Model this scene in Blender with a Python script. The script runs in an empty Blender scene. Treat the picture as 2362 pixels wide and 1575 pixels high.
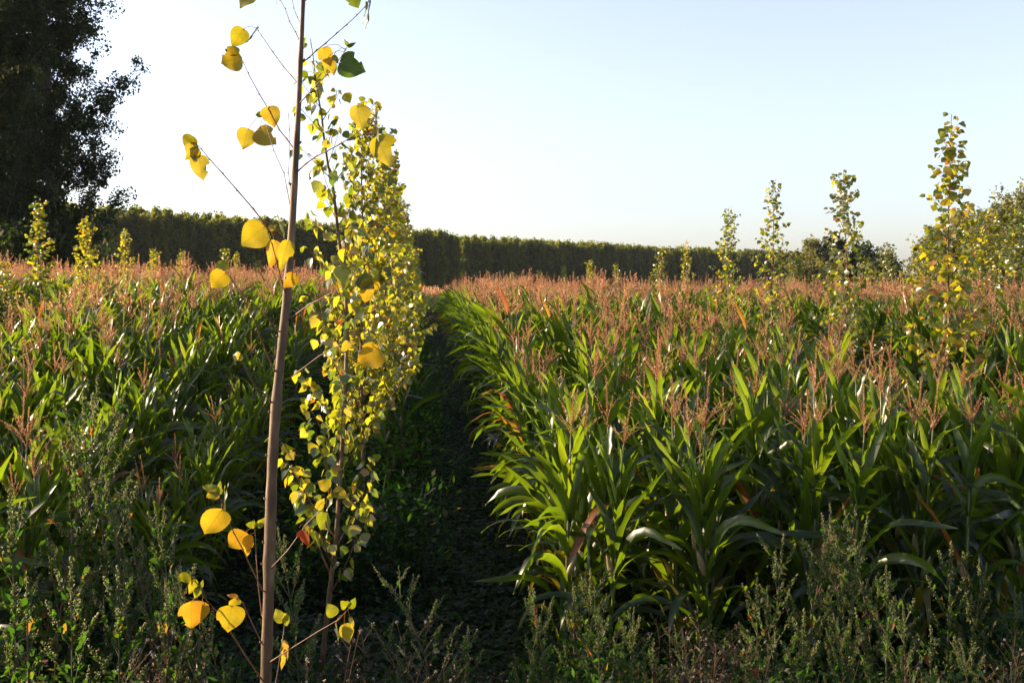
import bpy, math, random
import numpy as np
from mathutils import Vector, Matrix, Euler
PI = math.pi
scene = bpy.context.scene

# ------------------------------------------------------------------ camera
W0, H0, F = 2362.0, 1575.0, 2533.0           # photo size and focal length in photo pixels
PITCH = math.radians(-2.76)
CAM = Vector((0, 0, 3.0))
cd = bpy.data.cameras.new("camera"); co = bpy.data.objects.new("camera", cd)
scene.collection.objects.link(co); scene.camera = co
cd.sensor_width = 36; cd.lens = 36 * F / W0; cd.clip_start = 0.05; cd.clip_end = 9000
co.location = CAM; co.rotation_euler = (PI / 2 + PITCH, 0, 0)
cd.dof.use_dof = False

# ------------------------------------------------------------------ light
SUN_EL = math.radians(15.0); SUN_AZ = math.radians(-77.0)     # azimuth from +Y, clockwise
sdir = Vector((math.sin(SUN_AZ) * math.cos(SUN_EL), math.cos(SUN_AZ) * math.cos(SUN_EL), math.sin(SUN_EL)))
world = bpy.data.worlds.new("World"); scene.world = world; world.use_nodes = True
wn = world.node_tree; wn.nodes.clear()
sky = wn.nodes.new('ShaderNodeTexSky'); sky.sky_type = 'NISHITA'; sky.sun_disc = False
sky.sun_elevation = SUN_EL; sky.sun_rotation = SUN_AZ
sky.air_density = 1.0; sky.dust_density = 1.6; sky.ozone_density = 3.0; sky.altitude = 100
bg = wn.nodes.new('ShaderNodeBackground'); bg.inputs[1].default_value = 0.13
wo = wn.nodes.new('ShaderNodeOutputWorld')
hsv = wn.nodes.new('ShaderNodeHueSaturation'); hsv.inputs['Saturation'].default_value = 0.64   # pale milky evening air
tin = wn.nodes.new('ShaderNodeMix'); tin.data_type = 'RGBA'; tin.blend_type = 'MULTIPLY'; tin.inputs[0].default_value = 1.0; tin.inputs[7].default_value = (1.0, 0.935, 0.965, 1)
wn.links.new(sky.outputs[0], hsv.inputs['Color']); wn.links.new(hsv.outputs[0], tin.inputs[6]); wn.links.new(tin.outputs[2], bg.inputs[0]); wn.links.new(bg.outputs[0], wo.inputs[0])
sl = bpy.data.lights.new("sun", 'SUN'); sl.energy = 5.0; sl.angle = math.radians(0.5); sl.color = (1.0, 0.77, 0.49)
so = bpy.data.objects.new("sun", sl); scene.collection.objects.link(so)
so.rotation_euler = sdir.to_track_quat('Z', 'Y').to_euler()
scene.view_settings.view_transform = 'Standard'; scene.view_settings.look = 'None'
scene.view_settings.exposure = 1.5; scene.view_settings.gamma = 1.0
scene.cycles.max_bounces = 7; scene.cycles.transmission_bounces = 4; scene.cycles.diffuse_bounces = 3
scene.cycles.glossy_bounces = 2; scene.cycles.transparent_max_bounces = 4

# ------------------------------------------------------------------ helpers
def S(t): t = max(0.0, min(1.0, t)); return t * t * (3 - 2 * t)
def lat(x, y): return x + 0.077 * y                       # sideways distance from the middle furrow
def X_of(l, y): return l - 0.077 * y
def ground(x, y):
    l = lat(x, y)
    z = 1.35 * S(1 - y / 8.0)
    z += 0.78 * S((y - 8.5) / 13.5) - 1.35 * S((y - 48) / 90.0)
    near = S((y - 7) / 12.0) * (1 - S((y - 70) / 80.0))
    z += near * (0.28 * S((-l - 1.0) / 1.5) + 0.18 * S((-l - 3) / 9.0) - 0.12 * S((l - 7) / 10.0))
    z += 0.03 * math.sin(x * 1.7 + y * 0.9) * math.sin(y * 1.3 - x * 0.6)
    return z
_cp, _sp = math.cos(PITCH), math.sin(PITCH)
def P(px, py, d):
    """world point seen at photo pixel (px, py) at forward distance d (used to measure traced shapes)"""
    u = (px - W0 / 2) / F; v = -(py - H0 / 2) / F
    fy = _cp - v * _sp; fz = _sp + v * _cp
    k = d / fy
    return Vector((u * k, d, CAM.z + fz * k))
def in_view(x, y, m=0.06):
    return y > 3 and abs(x / y) < 0.4663 + m

class MB:
    """collects verts/faces with a per-face tint and per-vertex leaf coordinates; build() links ONE mesh object"""
    def __init__(s): s.v = []; s.f = []; s.m = []; s.t = []; s.uv = []
    def add(s, vs, fs, m=0, t=0.5, uv=None):
        o = len(s.v); s.v.extend([tuple(p) for p in vs])
        s.uv.extend(uv if uv else [(0.0, 0.0)] * len(vs))
        for f in fs: s.f.append(tuple(o + i for i in f)); s.m.append(m); s.t.append(t)
    def merge(s, o):
        b = len(s.v); s.v += o.v; s.uv += o.uv
        for f in o.f: s.f.append(tuple(b + i for i in f))
        s.m += o.m; s.t += o.t
    def tube(s, pts, rad, n=6, m=0, t=0.5, cap=True):
        pts = [Vector(p) for p in pts]; k = len(pts); ring = []
        ref = None; vs = []; fs = []; uv = []
        for i, p in enumerate(pts):
            a = (pts[min(i + 1, k - 1)] - pts[max(i - 1, 0)])
            if a.length < 1e-9: a = Vector((0, 0, 1))
            a.normalize()
            if ref is None:
                ref = a.orthogonal().normalized()
            ref = (ref - a * ref.dot(a)); ref = ref.normalized() if ref.length > 1e-6 else a.orthogonal().normalized()
            b = a.cross(ref); r = rad[i] if isinstance(rad, (list, tuple)) else rad
            for j in range(n):
                c = 2 * PI * j / n
                vs.append(p + (ref * math.cos(c) + b * math.sin(c)) * r); uv.append((j / n, i / max(1, k - 1)))
        for i in range(k - 1):
            for j in range(n):
                fs.append((i * n + j, i * n + (j + 1) % n, (i + 1) * n + (j + 1) % n, (i + 1) * n + j))
        if cap and n > 2: fs.append(tuple((k - 1) * n + j for j in range(n))); fs.append(tuple(reversed(range(n))))
        s.add(vs, fs, m, t, uv)
    def mesh(s, name, mats, smooth=True):
        me = bpy.data.meshes.new(name)
        me.from_pydata(s.v, [], s.f)
        for mt in (mats if isinstance(mats, (list, tuple)) else [mats]): me.materials.append(mt)
        if s.f:
            me.polygons.foreach_set('material_index', s.m)
            me.polygons.foreach_set('use_smooth', [smooth] * len(s.f))
            a = me.attributes.new('tint', 'FLOAT', 'FACE'); a.data.foreach_set('value', s.t)
            b = me.attributes.new('leafuv', 'FLOAT_VECTOR', 'POINT')
            b.data.foreach_set('vector', np.array([(u, v, 0.0) for u, v in s.uv], dtype=np.float32).ravel())
        me.update(); return me
    def build(s, name, mats, parent=None, smooth=True):
        return link(name, s.mesh(name, mats, smooth), parent)

def link(name, me, parent=None):
    o = bpy.data.objects.new(name, me); scene.collection.objects.link(o)
    if parent: o.parent = parent
    return o
def tag(o, label=None, cat=None, group=None, kind=None):
    if label: o['label'] = label
    if cat: o['category'] = cat
    if group: o['group'] = group
    if kind: o['kind'] = kind
    return o
def empty(name, loc, rz=0.0, sc=1.0, tilt=(0, 0)):
    o = bpy.data.objects.new(name, None); scene.collection.objects.link(o)
    o.empty_display_size = 0.2; o.location = loc; o.rotation_euler = (tilt[0], tilt[1], rz); o.scale = (sc, sc, sc)
    return o
def copy_tree(o, parent=None):
    c = o.copy(); scene.collection.objects.link(c); c.parent = parent
    for ch in list(o.children): copy_tree(ch, c)
    return c

# ------------------------------------------------------------------ materials
def ramp(nt, stops):
    r = nt.nodes.new('ShaderNodeValToRGB'); e = r.color_ramp.elements
    while len(e) < len(stops): e.new(0.5)
    for i, (p, c) in enumerate(stops): e[i].position = p; e[i].color = (*c, 1)
    return r
def math_n(nt, op, a, b=None, clamp=False):
    n = nt.nodes.new('ShaderNodeMath'); n.operation = op; n.use_clamp = clamp
    for i, q in enumerate((a, b)):
        if q is None: continue
        if isinstance(q, (int, float)): n.inputs[i].default_value = q
        else: nt.links.new(q, n.inputs[i])
    return n.outputs[0]
def mixc(nt, fac, a, b, mode='MIX'):
    n = nt.nodes.new('ShaderNodeMix'); n.data_type = 'RGBA'; n.blend_type = mode
    for sock, q in ((n.inputs[0], fac), (n.inputs[6], a), (n.inputs[7], b)):
        if isinstance(q, (int, float)): sock.default_value = q
        elif isinstance(q, tuple): sock.default_value = (*q, 1)
        else: nt.links.new(q, sock)
    return n.outputs[2]
def leaf_mat(name, stops, trans, tfac=0.5, rough=0.42, spec=0.5, vary=0.25, veins=None, blot=None, nscale=9.0):
    """two-sided leaf: glossy face + light passing through; stops: tint -> face colour, trans: tint -> colour of light let through"""
    m = bpy.data.materials.new(name); m.use_nodes = True; nt = m.node_tree; nt.nodes.clear(); L = nt.links
    out = nt.nodes.new('ShaderNodeOutputMaterial')
    at = nt.nodes.new('ShaderNodeAttribute'); at.attribute_name = 'tint'
    oi = nt.nodes.new('ShaderNodeObjectInfo')
    tc = nt.nodes.new('ShaderNodeTexCoord')
    nz = nt.nodes.new('ShaderNodeTexNoise'); nz.inputs['Scale'].default_value = nscale; nz.inputs['Detail'].default_value = 3
    L.new(tc.outputs['Object'], nz.inputs['Vector'])
    jit = math_n(nt, 'MULTIPLY', math_n(nt, 'SUBTRACT', oi.outputs['Random'], 0.5), vary)
    jit2 = math_n(nt, 'MULTIPLY', math_n(nt, 'SUBTRACT', nz.outputs['Fac'], 0.5), vary * 1.6)
    t = math_n(nt, 'ADD', math_n(nt, 'ADD', at.outputs['Fac'], jit), jit2, clamp=True)
    r1 = ramp(nt, stops); r2 = ramp(nt, trans); L.new(t, r1.inputs[0]); L.new(t, r2.inputs[0])
    c1, c2 = r1.outputs[0], r2.outputs[0]
    if veins:
        uva = nt.nodes.new('ShaderNodeAttribute'); uva.attribute_name = 'leafuv'
        sp = nt.nodes.new('ShaderNodeSeparateXYZ'); L.new(uva.outputs['Vector'], sp.inputs[0])
        au = math_n(nt, 'ABSOLUTE', sp.outputs[0])
        if veins == 'corn':
            mid = math_n(nt, 'SUBTRACT', 1.0, math_n(nt, 'MULTIPLY', au, 9.0), clamp=True)
            st = math_n(nt, 'MULTIPLY', math_n(nt, 'ADD', math_n(nt, 'SINE', math_n(nt, 'MULTIPLY', sp.outputs[0], 55.0)), 1.0), 0.10)
            c1 = mixc(nt, math_n(nt, 'MULTIPLY', mid, 0.75), c1, (0.10, 0.13, 0.05))
            c1 = mixc(nt, st, c1, (0.0, 0.0, 0.0)); c2 = mixc(nt, st, c2, (0.0, 0.0, 0.0))
            c2 = mixc(nt, math_n(nt, 'MULTIPLY', mid, 0.55), c2, (0.20, 0.28, 0.05))
        else:
            side = math_n(nt, 'SINE', math_n(nt, 'MULTIPLY', math_n(nt, 'SUBTRACT', sp.outputs[1], math_n(nt, 'MULTIPLY', au, 0.35)), 34.0))
            vn = math_n(nt, 'MAXIMUM', math_n(nt, 'SUBTRACT', 1.0, math_n(nt, 'MULTIPLY', au, 22.0), clamp=True),
                        math_n(nt, 'MULTIPLY', math_n(nt, 'SUBTRACT', side, 0.9, clamp=True), 5.0, clamp=True))
            c2 = mixc(nt, math_n(nt, 'MULTIPLY', vn, 0.6), c2, (0.12, 0.09, 0.01))
            c1 = mixc(nt, math_n(nt, 'MULTIPLY', vn, 0.4), c1, (0.35, 0.33, 0.10))
    if blot:
        n2 = nt.nodes.new('ShaderNodeTexNoise'); n2.inputs['Scale'].default_value = blot[0]; n2.inputs['Detail'].default_value = 4
        L.new(tc.outputs['Object'], n2.inputs['Vector'])
        b = math_n(nt, 'MULTIPLY', math_n(nt, 'SUBTRACT', n2.outputs['Fac'], blot[1], clamp=True), 8.0, clamp=True)
        c1 = mixc(nt, b, c1, blot[2]); c2 = mixc(nt, b, c2, blot[2])
    if veins == 'poplar':     # pale felted underside
        ge = nt.nodes.new('ShaderNodeNewGeometry')
        c1 = mixc(nt, math_n(nt, 'MULTIPLY', ge.outputs['Backfacing'], 0.22), c1, (0.34, 0.34, 0.26))
    pb = nt.nodes.new('ShaderNodeBsdfPrincipled'); pb.inputs['Roughness'].default_value = rough
    pb.inputs['Specular IOR Level'].default_value = spec
    tr = nt.nodes.new('ShaderNodeBsdfTranslucent'); mx = nt.nodes.new('ShaderNodeMixShader'); mx.inputs[0].default_value = tfac
    L.new(c1, pb.inputs['Base Color']); L.new(c2, tr.inputs['Color'])
    L.new(pb.outputs[0], mx.inputs[1]); L.new(tr.outputs[0], mx.inputs[2]); L.new(mx.outputs[0], out.inputs[0])
    return m
def solid_mat(name, stops, scale=12.0, rough=0.75, bump=0.3, stretch=(1, 1, 1), spec=0.3, dist=0.004):
    m = bpy.data.materials.new(name); m.use_nodes = True; nt = m.node_tree; L = nt.links
    pb = nt.nodes['Principled BSDF']; tc = nt.nodes.new('ShaderNodeTexCoord'); mp = nt.nodes.new('ShaderNodeMapping')
    mp.inputs['Scale'].default_value = stretch
    nz = nt.nodes.new('ShaderNodeTexNoise'); nz.inputs['Scale'].default_value = scale; nz.inputs['Detail'].default_value = 6
    L.new(tc.outputs['Object'], mp.inputs[0]); L.new(mp.outputs[0], nz.inputs['Vector'])
    at = nt.nodes.new('ShaderNodeAttribute'); at.attribute_name = 'tint'
    t = math_n(nt, 'ADD', math_n(nt, 'MULTIPLY', math_n(nt, 'SUBTRACT', nz.outputs['Fac'], 0.5), 1.3), at.outputs['Fac'], clamp=True)
    r = ramp(nt, stops); L.new(t, r.inputs[0]); L.new(r.outputs[0], pb.inputs['Base Color'])
    pb.inputs['Roughness'].default_value = rough; pb.inputs['Specular IOR Level'].default_value = spec
    bp = nt.nodes.new('ShaderNodeBump'); bp.inputs['Strength'].default_value = bump; bp.inputs['Distance'].default_value = dist
    L.new(nz.outputs['Fac'], bp.inputs['Height']); L.new(bp.outputs[0], pb.inputs['Normal'])
    return m

M = {}
M['poplar'] = leaf_mat('poplar leaf', [(0, (0.016, 0.035, 0.007)), (0.45, (0.035, 0.055, 0.009)), (0.75, (0.17, 0.13, 0.014)), (1, (0.28, 0.11, 0.015))],
                       [(0, (0.13, 0.21, 0.006)), (0.45, (0.52, 0.49, 0.014)), (0.75, (0.74, 0.56, 0.016)), (1, (0.60, 0.22, 0.015))],
                       tfac=0.52, rough=0.28, spec=0.8, vary=0.18, veins='poplar', nscale=14)
M['poplar_big'] = leaf_mat('poplar leaf close', [(0, (0.05, 0.09, 0.012)), (0.4, (0.10, 0.12, 0.015)), (0.7, (0.34, 0.24, 0.02)), (1, (0.40, 0.16, 0.02))],
                       [(0, (0.10, 0.17, 0.006)), (0.35, (0.30, 0.30, 0.010)), (0.7, (0.52, 0.34, 0.014)), (1, (0.62, 0.24, 0.015))],
                       tfac=0.55, rough=0.36, spec=0.6, vary=0.22, veins='poplar', blot=(30.0, 0.68, (0.16, 0.06, 0.02)), nscale=22)
M['dead_leaf'] = leaf_mat('withered leaf', [(0, (0.25, 0.06, 0.02)), (1, (0.30, 0.12, 0.04))], [(0, (0.45, 0.06, 0.015)), (1, (0.6, 0.22, 0.03))], tfac=0.5, vary=0.5, nscale=25)
M['corn_leaf'] = leaf_mat('maize leaf', [(0, (0.010, 0.024, 0.008)), (0.6, (0.022, 0.045, 0.010)), (0.85, (0.16, 0.13, 0.03)), (1, (0.22, 0.08, 0.03))],
                          [(0, (0.055, 0.14, 0.003)), (0.6, (0.27, 0.38, 0.008)), (0.85, (0.55, 0.36, 0.012)), (1, (0.50, 0.13, 0.02))],
                          tfac=0.5, rough=0.33, spec=0.5, vary=0.16, veins='corn', nscale=5)
M['corn_stalk'] = solid_mat('maize stalk', [(0, (0.035, 0.055, 0.015)), (0.5, (0.09, 0.11, 0.035)), (1, (0.20, 0.17, 0.08))], scale=18, rough=0.45, stretch=(1, 1, 0.15), spec=0.5)
M['tassel'] = leaf_mat('maize tassel', [(0, (0.18, 0.075, 0.038)), (0.5, (0.33, 0.17, 0.085)), (1, (0.48, 0.33, 0.18))],
                       [(0, (0.5, 0.17, 0.06)), (1, (0.75, 0.38, 0.16))], tfac=0.4, rough=0.5, vary=0.4, nscale=20)
M['husk'] = leaf_mat('maize husk', [(0, (0.10, 0.14, 0.04)), (0.6, (0.24, 0.22, 0.09)), (1, (0.30, 0.18, 0.10))], [(0, (0.2, 0.28, 0.04)), (1, (0.5, 0.35, 0.12))], tfac=0.2, vary=0.3)
M['silk'] = solid_mat('maize silk', [(0, (0.05, 0.02, 0.012)), (1, (0.12, 0.05, 0.03))], scale=60)
M['young_bark'] = solid_mat('young poplar bark', [(0, (0.035, 0.017, 0.008)), (0.5, (0.12, 0.07, 0.035)), (1, (0.32, 0.22, 0.13))], scale=26, rough=0.6, bump=0.9, stretch=(1, 1, 0.3), dist=0.006)
M['twig'] = solid_mat('red brown twig', [(0, (0.09, 0.035, 0.02)), (1, (0.22, 0.10, 0.055))], scale=30, rough=0.5)
M['bark'] = solid_mat('old poplar bark', [(0, (0.04, 0.035, 0.028)), (1, (0.14, 0.12, 0.10))], scale=3, rough=0.9, stretch=(1, 1, 0.2), dist=0.04)
M['weed_leaf'] = leaf_mat('weed leaf', [(0, (0.008, 0.018, 0.006)), (0.7, (0.020, 0.036, 0.010)), (0.9, (0.12, 0.09, 0.02)), (1, (0.16, 0.05, 0.02))],
                          [(0, (0.04, 0.13, 0.008)), (0.7, (0.12, 0.26, 0.012)), (0.9, (0.4, 0.28, 0.02)), (1, (0.4, 0.12, 0.02))], tfac=0.45, rough=0.55, spec=0.25, vary=0.2, nscale=8)
M['weed_seed'] = leaf_mat('weed seed heads', [(0, (0.04, 0.065, 0.018)), (0.6, (0.10, 0.13, 0.04)), (1, (0.20, 0.18, 0.065))], [(0, (0.14, 0.22, 0.035)), (1, (0.42, 0.42, 0.12))], tfac=0.3, rough=0.7, vary=0.3, nscale=20)
M['weed_stem'] = solid_mat('weed stem', [(0, (0.04, 0.05, 0.02)), (0.6, (0.09, 0.085, 0.04)), (1, (0.15, 0.06, 0.04))], scale=14, rough=0.6)
M['dry_stem'] = solid_mat('dry weed stem', [(0, (0.04, 0.022, 0.014)), (1, (0.12, 0.065, 0.035))], scale=20)
M['dry_head'] = leaf_mat('dry weed heads', [(0, (0.05, 0.028, 0.016)), (1, (0.12, 0.065, 0.035))], [(0, (0.1, 0.05, 0.025)), (1, (0.25, 0.14, 0.07))], tfac=0.3, vary=0.4)
M['fluff'] = leaf_mat('seed fluff', [(0, (0.22, 0.20, 0.19)), (1, (0.34, 0.31, 0.29))], [(0, (0.3, 0.27, 0.25)), (1, (0.4, 0.36, 0.33))], tfac=0.4, rough=0.9, vary=0.2)
M['far_leaf'] = leaf_mat('poplar canopy', [(0, (0.020, 0.030, 0.012)), (1, (0.045, 0.058, 0.016))], [(0, (0.08, 0.11, 0.02)), (1, (0.52, 0.54, 0.06))], tfac=0.48, rough=0.8, spec=0.1, vary=0.5, nscale=0.4)
M['tree_leaf'] = leaf_mat('mature poplar leaf', [(0, (0.012, 0.022, 0.009)), (0.9, (0.028, 0.042, 0.012)), (1, (0.12, 0.08, 0.012))], [(0, (0.02, 0.04, 0.008)), (0.9, (0.06, 0.09, 0.012)), (1, (0.3, 0.18, 0.02))], tfac=0.4, rough=0.6, spec=0.25, vary=0.15, nscale=0.5)
M['willow_leaf'] = leaf_mat('grey green leaf', [(0, (0.035, 0.042, 0.022)), (1, (0.08, 0.085, 0.04))], [(0, (0.16, 0.18, 0.03)), (1, (0.50, 0.44, 0.08))], tfac=0.45, rough=0.5, vary=0.3, nscale=0.4)

# ------------------------------------------------------------------ terrain
def soil_mat():
    m = bpy.data.materials.new('field soil'); m.use_nodes = True; nt = m.node_tree; L = nt.links
    pb = nt.nodes['Principled BSDF']; tc = nt.nodes.new('ShaderNodeTexCoord')
    n1 = nt.nodes.new('ShaderNodeTexNoise'); n1.inputs['Scale'].default_value = 0.7; n1.inputs['Detail'].default_value = 8
    n2 = nt.nodes.new('ShaderNodeTexNoise'); n2.inputs['Scale'].default_value = 14; n2.inputs['Detail'].default_value = 8
    L.new(tc.outputs['Object'], n1.inputs['Vector']); L.new(tc.outputs['Object'], n2.inputs['Vector'])
    r1 = ramp(nt, [(0.35, (0.022, 0.016, 0.010)), (0.65, (0.014, 0.020, 0.008))]); L.new(n1.outputs['Fac'], r1.inputs[0])
    r2 = ramp(nt, [(0.3, (0.4, 0.4, 0.4)), (0.7, (1, 1, 1))]); L.new(n2.outputs['Fac'], r2.inputs[0])
    L.new(mixc(nt, 1.0, r1.outputs[0], r2.outputs[0], 'MULTIPLY'), pb.inputs['Base Color'])
    pb.inputs['Roughness'].default_value = 0.95; pb.inputs['Specular IOR Level'].default_value = 0.1
    bp = nt.nodes.new('ShaderNodeBump'); bp.inputs['Strength'].default_value = 0.8; bp.inputs['Distance'].default_value = 0.06
    L.new(n2.outputs['Fac'], bp.inputs['Height']); L.new(bp.outputs[0], pb.inputs['Normal'])
    return m
def axis(lims):
    out = []
    for a, b, st in lims: out += list(np.arange(a, b, st))
    return out + [lims[-1][1]]
gx = axis([(-4000, -400, 600), (-400, -60, 17), (-60, -16, 2.2), (-16, 16, 0.5), (16, 60, 2.2), (60, 400, 17), (400, 4000, 600)])
gy = axis([(-600, -20, 60), (-20, 0, 2), (0, 40, 0.5), (40, 160, 4), (160, 800, 40), (800, 6000, 650)])
g = MB(); vs = [(x, y, ground(x, y) if abs(x) < 500 else ground(math.copysign(500, x), y)) for y in gy for x in gx]; nx = len(gx)
g.add(vs, [(j * nx + i, j * nx + i + 1, (j + 1) * nx + i + 1, (j + 1) * nx + i) for j in range(len(gy) - 1) for i in range(nx - 1)])
tag(g.build('ground', soil_mat()), kind='structure')

# ------------------------------------------------------------------ scattering of uncountable masses
def scatter(name, pts, protos, label, cat):
    """pts: (x,y,z, rx,ry,rz, scale, idx); one object that spreads prototype meshes over its points"""
    col = bpy.data.collections.new(name + ' kinds')
    for i, me in enumerate(protos): col.objects.link(bpy.data.objects.new('%s_kind_%02d' % (name, i), me))
    A = np.array(pts, dtype=np.float32); me = bpy.data.meshes.new(name)
    me.vertices.add(len(A)); me.vertices.foreach_set('co', A[:, :3].ravel())
    a = me.attributes.new('rot', 'FLOAT_VECTOR', 'POINT'); a.data.foreach_set('vector', A[:, 3:6].ravel())
    a = me.attributes.new('scl', 'FLOAT', 'POINT'); a.data.foreach_set('value', A[:, 6].copy())
    a = me.attributes.new('idx', 'INT', 'POINT'); a.data.foreach_set('value', A[:, 7].astype(np.int32))
    o = link(name, me); tag(o, label, cat, kind='stuff')
    nt = bpy.data.node_groups.new(name, 'GeometryNodeTree')
    nt.interface.new_socket('Geometry', in_out='INPUT', socket_type='NodeSocketGeometry')
    nt.interface.new_socket('Geometry', in_out='OUTPUT', socket_type='NodeSocketGeometry')
    gi = nt.nodes.new('NodeGroupInput'); go = nt.nodes.new('NodeGroupOutput')
    ip = nt.nodes.new('GeometryNodeInstanceOnPoints'); ci = nt.nodes.new('GeometryNodeCollectionInfo')
    ci.inputs['Collection'].default_value = col; ci.inputs['Separate Children'].default_value = True; ci.inputs['Reset Children'].default_value = True
    def na(n, t):
        q = nt.nodes.new('GeometryNodeInputNamedAttribute'); q.data_type = t; q.inputs['Name'].default_value = n; return q.outputs['Attribute']
    L = nt.links; L.new(gi.outputs[0], ip.inputs['Points']); L.new(ci.outputs[0], ip.inputs['Instance'])
    ip.inputs['Pick Instance'].default_value = True
    L.new(na('idx', 'INT'), ip.inputs['Instance Index']); L.new(na('rot', 'FLOAT_VECTOR'), ip.inputs['Rotation']); L.new(na('scl', 'FLOAT'), ip.inputs['Scale'])
    L.new(ip.outputs[0], go.inputs[0])
    md = o.modifiers.new('spread', 'NODES'); md.node_group = nt
    return o

# ------------------------------------------------------------------ maize
def corn_parts(seed, detail=2, dry=0.0, red=False):
    """returns dict of MB for stalk, leaves, tassel, ear (materials index 0 each)"""
    R = random.Random(seed); U = R.uniform
    Hs = U(1.86, 2.06)
    stalk, leaves, tas, ear, silk = MB(), MB(), MB(), MB(), MB()
    bx, by = U(-.05, .05), U(-.05, .05)
    def sp(z): k = (z / Hs) ** 2; return Vector((bx * k, by * k, z))
    nn = 14 if detail > 1 else 5
    pts = []; rad = []
    for i in range(nn):
        z = Hs * i / (nn - 1); pts.append(sp(z)); rad.append(0.0135 - 0.009 * (i / (nn - 1)) + (0.002 if (i % 2 and detail > 1) else 0))
    stalk.tube(pts, rad, 6 if detail > 1 else 4, 0, 0.5)
    nl = R.choice([12, 13, 14]); az0 = R.choice([0, PI])
    nseg = 11 if detail > 1 else (7 if detail == 1 else 5)
    for i in range(nl):
        f = i / (nl - 1); z0 = 0.20 + (Hs - 0.50) * f
        az = az0 + i * PI + R.gauss(0, .55)
        Lf = (0.62 + 0.32 * math.sin(PI * min(1, 0.15 + f * 0.95))) * U(.88, 1.12)
        if f > .88: Lf *= 0.8
        Wd = (0.040 + 0.012 * math.sin(PI * f)) * U(.85, 1.15)
        a0 = math.radians(U(6, 24) if f > .55 else U(16, 38))
        bend = math.radians(U(5, 50) if f > .72 else (U(30, 125) if f > .3 else U(70, 145)))
        if R.random() < 0.3 and f > .35: bend *= 0.3
        kink = U(.45, .9); sharp = U(1.2, 3.0) if R.random() < .6 else 6.0
        tw = U(-1.0, 1.0) + (R.choice([-1, 1]) * 0.8 if R.random() < .3 else 0); side = U(-.5, .5)
        c = sp(z0); tint = min(0.58, max(0, 0.22 + 0.26 * f + U(-.15, .15)))
        if f < .08: tint = U(.3, .9)
        if R.random() < 0.012 + dry: tint = U(.80, 1.0)
        if red and 0.28 < f < 0.42: tint = 1.0
        vs, uv, fs = [], [], []
        wav = U(.004, .012); wf = U(4, 8); wp = U(0, 6)
        for j in range(nseg + 1):
            t = j / nseg
            a = a0 + bend * (S((t - kink + .25) / .45) if sharp < 5 else t ** 1.5)
            azj = az + side * t * t
            T = Vector((math.cos(azj) * math.sin(a), math.sin(azj) * math.sin(a), math.cos(a)))
            if j: c = c + T * (Lf / nseg)
            h = Vector((-math.sin(azj), math.cos(azj), 0)); n = h.cross(T)
            ang = tw * t * 1.3
            s_ = h * math.cos(ang) + n * math.sin(ang); up = T.cross(s_)
            w = Wd * min(1.0, 0.42 + t * 2.6) * (1 - t ** 2.6) ** 0.9 + 0.0015
            fold = 0.55 * (1 - t) + 0.15
            wv = wav * math.sin(wf * t * PI + wp) * (1 if t > .1 else 0)
            wv2 = wav * math.sin(wf * 1.13 * t * PI + wp + 2)
            for u, q in ((-1, wv), (0, 0), (1, wv2)):
                vs.append(c + s_ * (u * w * math.cos(fold)) - up * (abs(u) * w * math.sin(fold) * -1) + up * q); uv.append((u, t))
        for j in range(nseg):
            for k in range(2): fs.append((j * 3 + k, j * 3 + k + 1, j * 3 + k + 4, j * 3 + k + 3))
        leaves.add(vs, fs, 0, tint, uv)
        if detail > 1 and i < nl:     # the sheath clasping the stalk
            stalk.tube([sp(max(0, z0 - .13)), sp(z0 - .03), sp(z0 + .01)], [0.0150 - 0.007 * f, 0.0165 - 0.007 * f, 0.0175 - 0.006 * f], 6, 0, 0.28 + .3 * R.random(), cap=False)
    # tassel
    small = R.random() < .3
    zt = Hs - 0.02; top = sp(zt); lean = Vector((U(-.10, .10), U(-.10, .10), 1)).normalized()
    nb = R.randint(6, 10) if not small else R.randint(1, 3)
    def tbranch(p0, d0, L, droop, dens, thick=1.0):
        n = 5; p = p0.copy(); pts = [p.copy()]; d = d0.copy()
        for k in range(n):
            d = (d + Vector((0, 0, -droop / n))).normalized(); p = p + d * (L / n); pts.append(p.copy())
        tas.tube(pts, [0.0022, .002, .0018, .0015, .001, .0006], 3, 0, 0.3, cap=False)
        m = max(4, int(L * dens))
        for k in range(m):
            t = (k + .6) / m * n; i = min(n - 1, int(t)); q = pts[i].lerp(pts[i + 1], t - i)
            ax = (pts[i + 1] - pts[i]).normalized()
            for sgn in range(2 if detail > 1 else 1):
                r = Vector((U(-1, 1), U(-1, 1), U(-1, 1))).normalized(); r = (r - ax * r.dot(ax)).normalized()
                e = (ax * 0.8 + r * U(.4, .9)).normalized(); l = U(.010, .015) * (1 if detail > 1 else 2.0); w = 0.0038 * (1 if detail > 1 else 2.1) * thick
                o = e.cross(r).normalized() * w
                b = q + r * .001
                tas.add([b, b + e * l * .5 + o, b + e * l, b + e * l * .5 - o], [(0, 1, 2, 3)], 0, U(.15, 1))
    dens = 95 if detail > 1 else (46 if detail == 1 else 28)
    tas.tube([top, top + lean * .12], [.004, .003], 4, 0, .5, cap=False)
    tbranch(top + lean * .11, lean, U(.26, .38), U(-.05, .35), dens * 1.7, 1.5)
    for k in range(nb):
        az = k * 2.4 + U(-.4, .4); a = math.radians(U(12, 42)); zz = U(0.02, .12)
        d = Vector((math.cos(az) * math.sin(a), math.sin(az) * math.sin(a), math.cos(a)))
        tbranch(top + lean * zz, d, U(.15, .26), U(.0, .8), dens)
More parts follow.
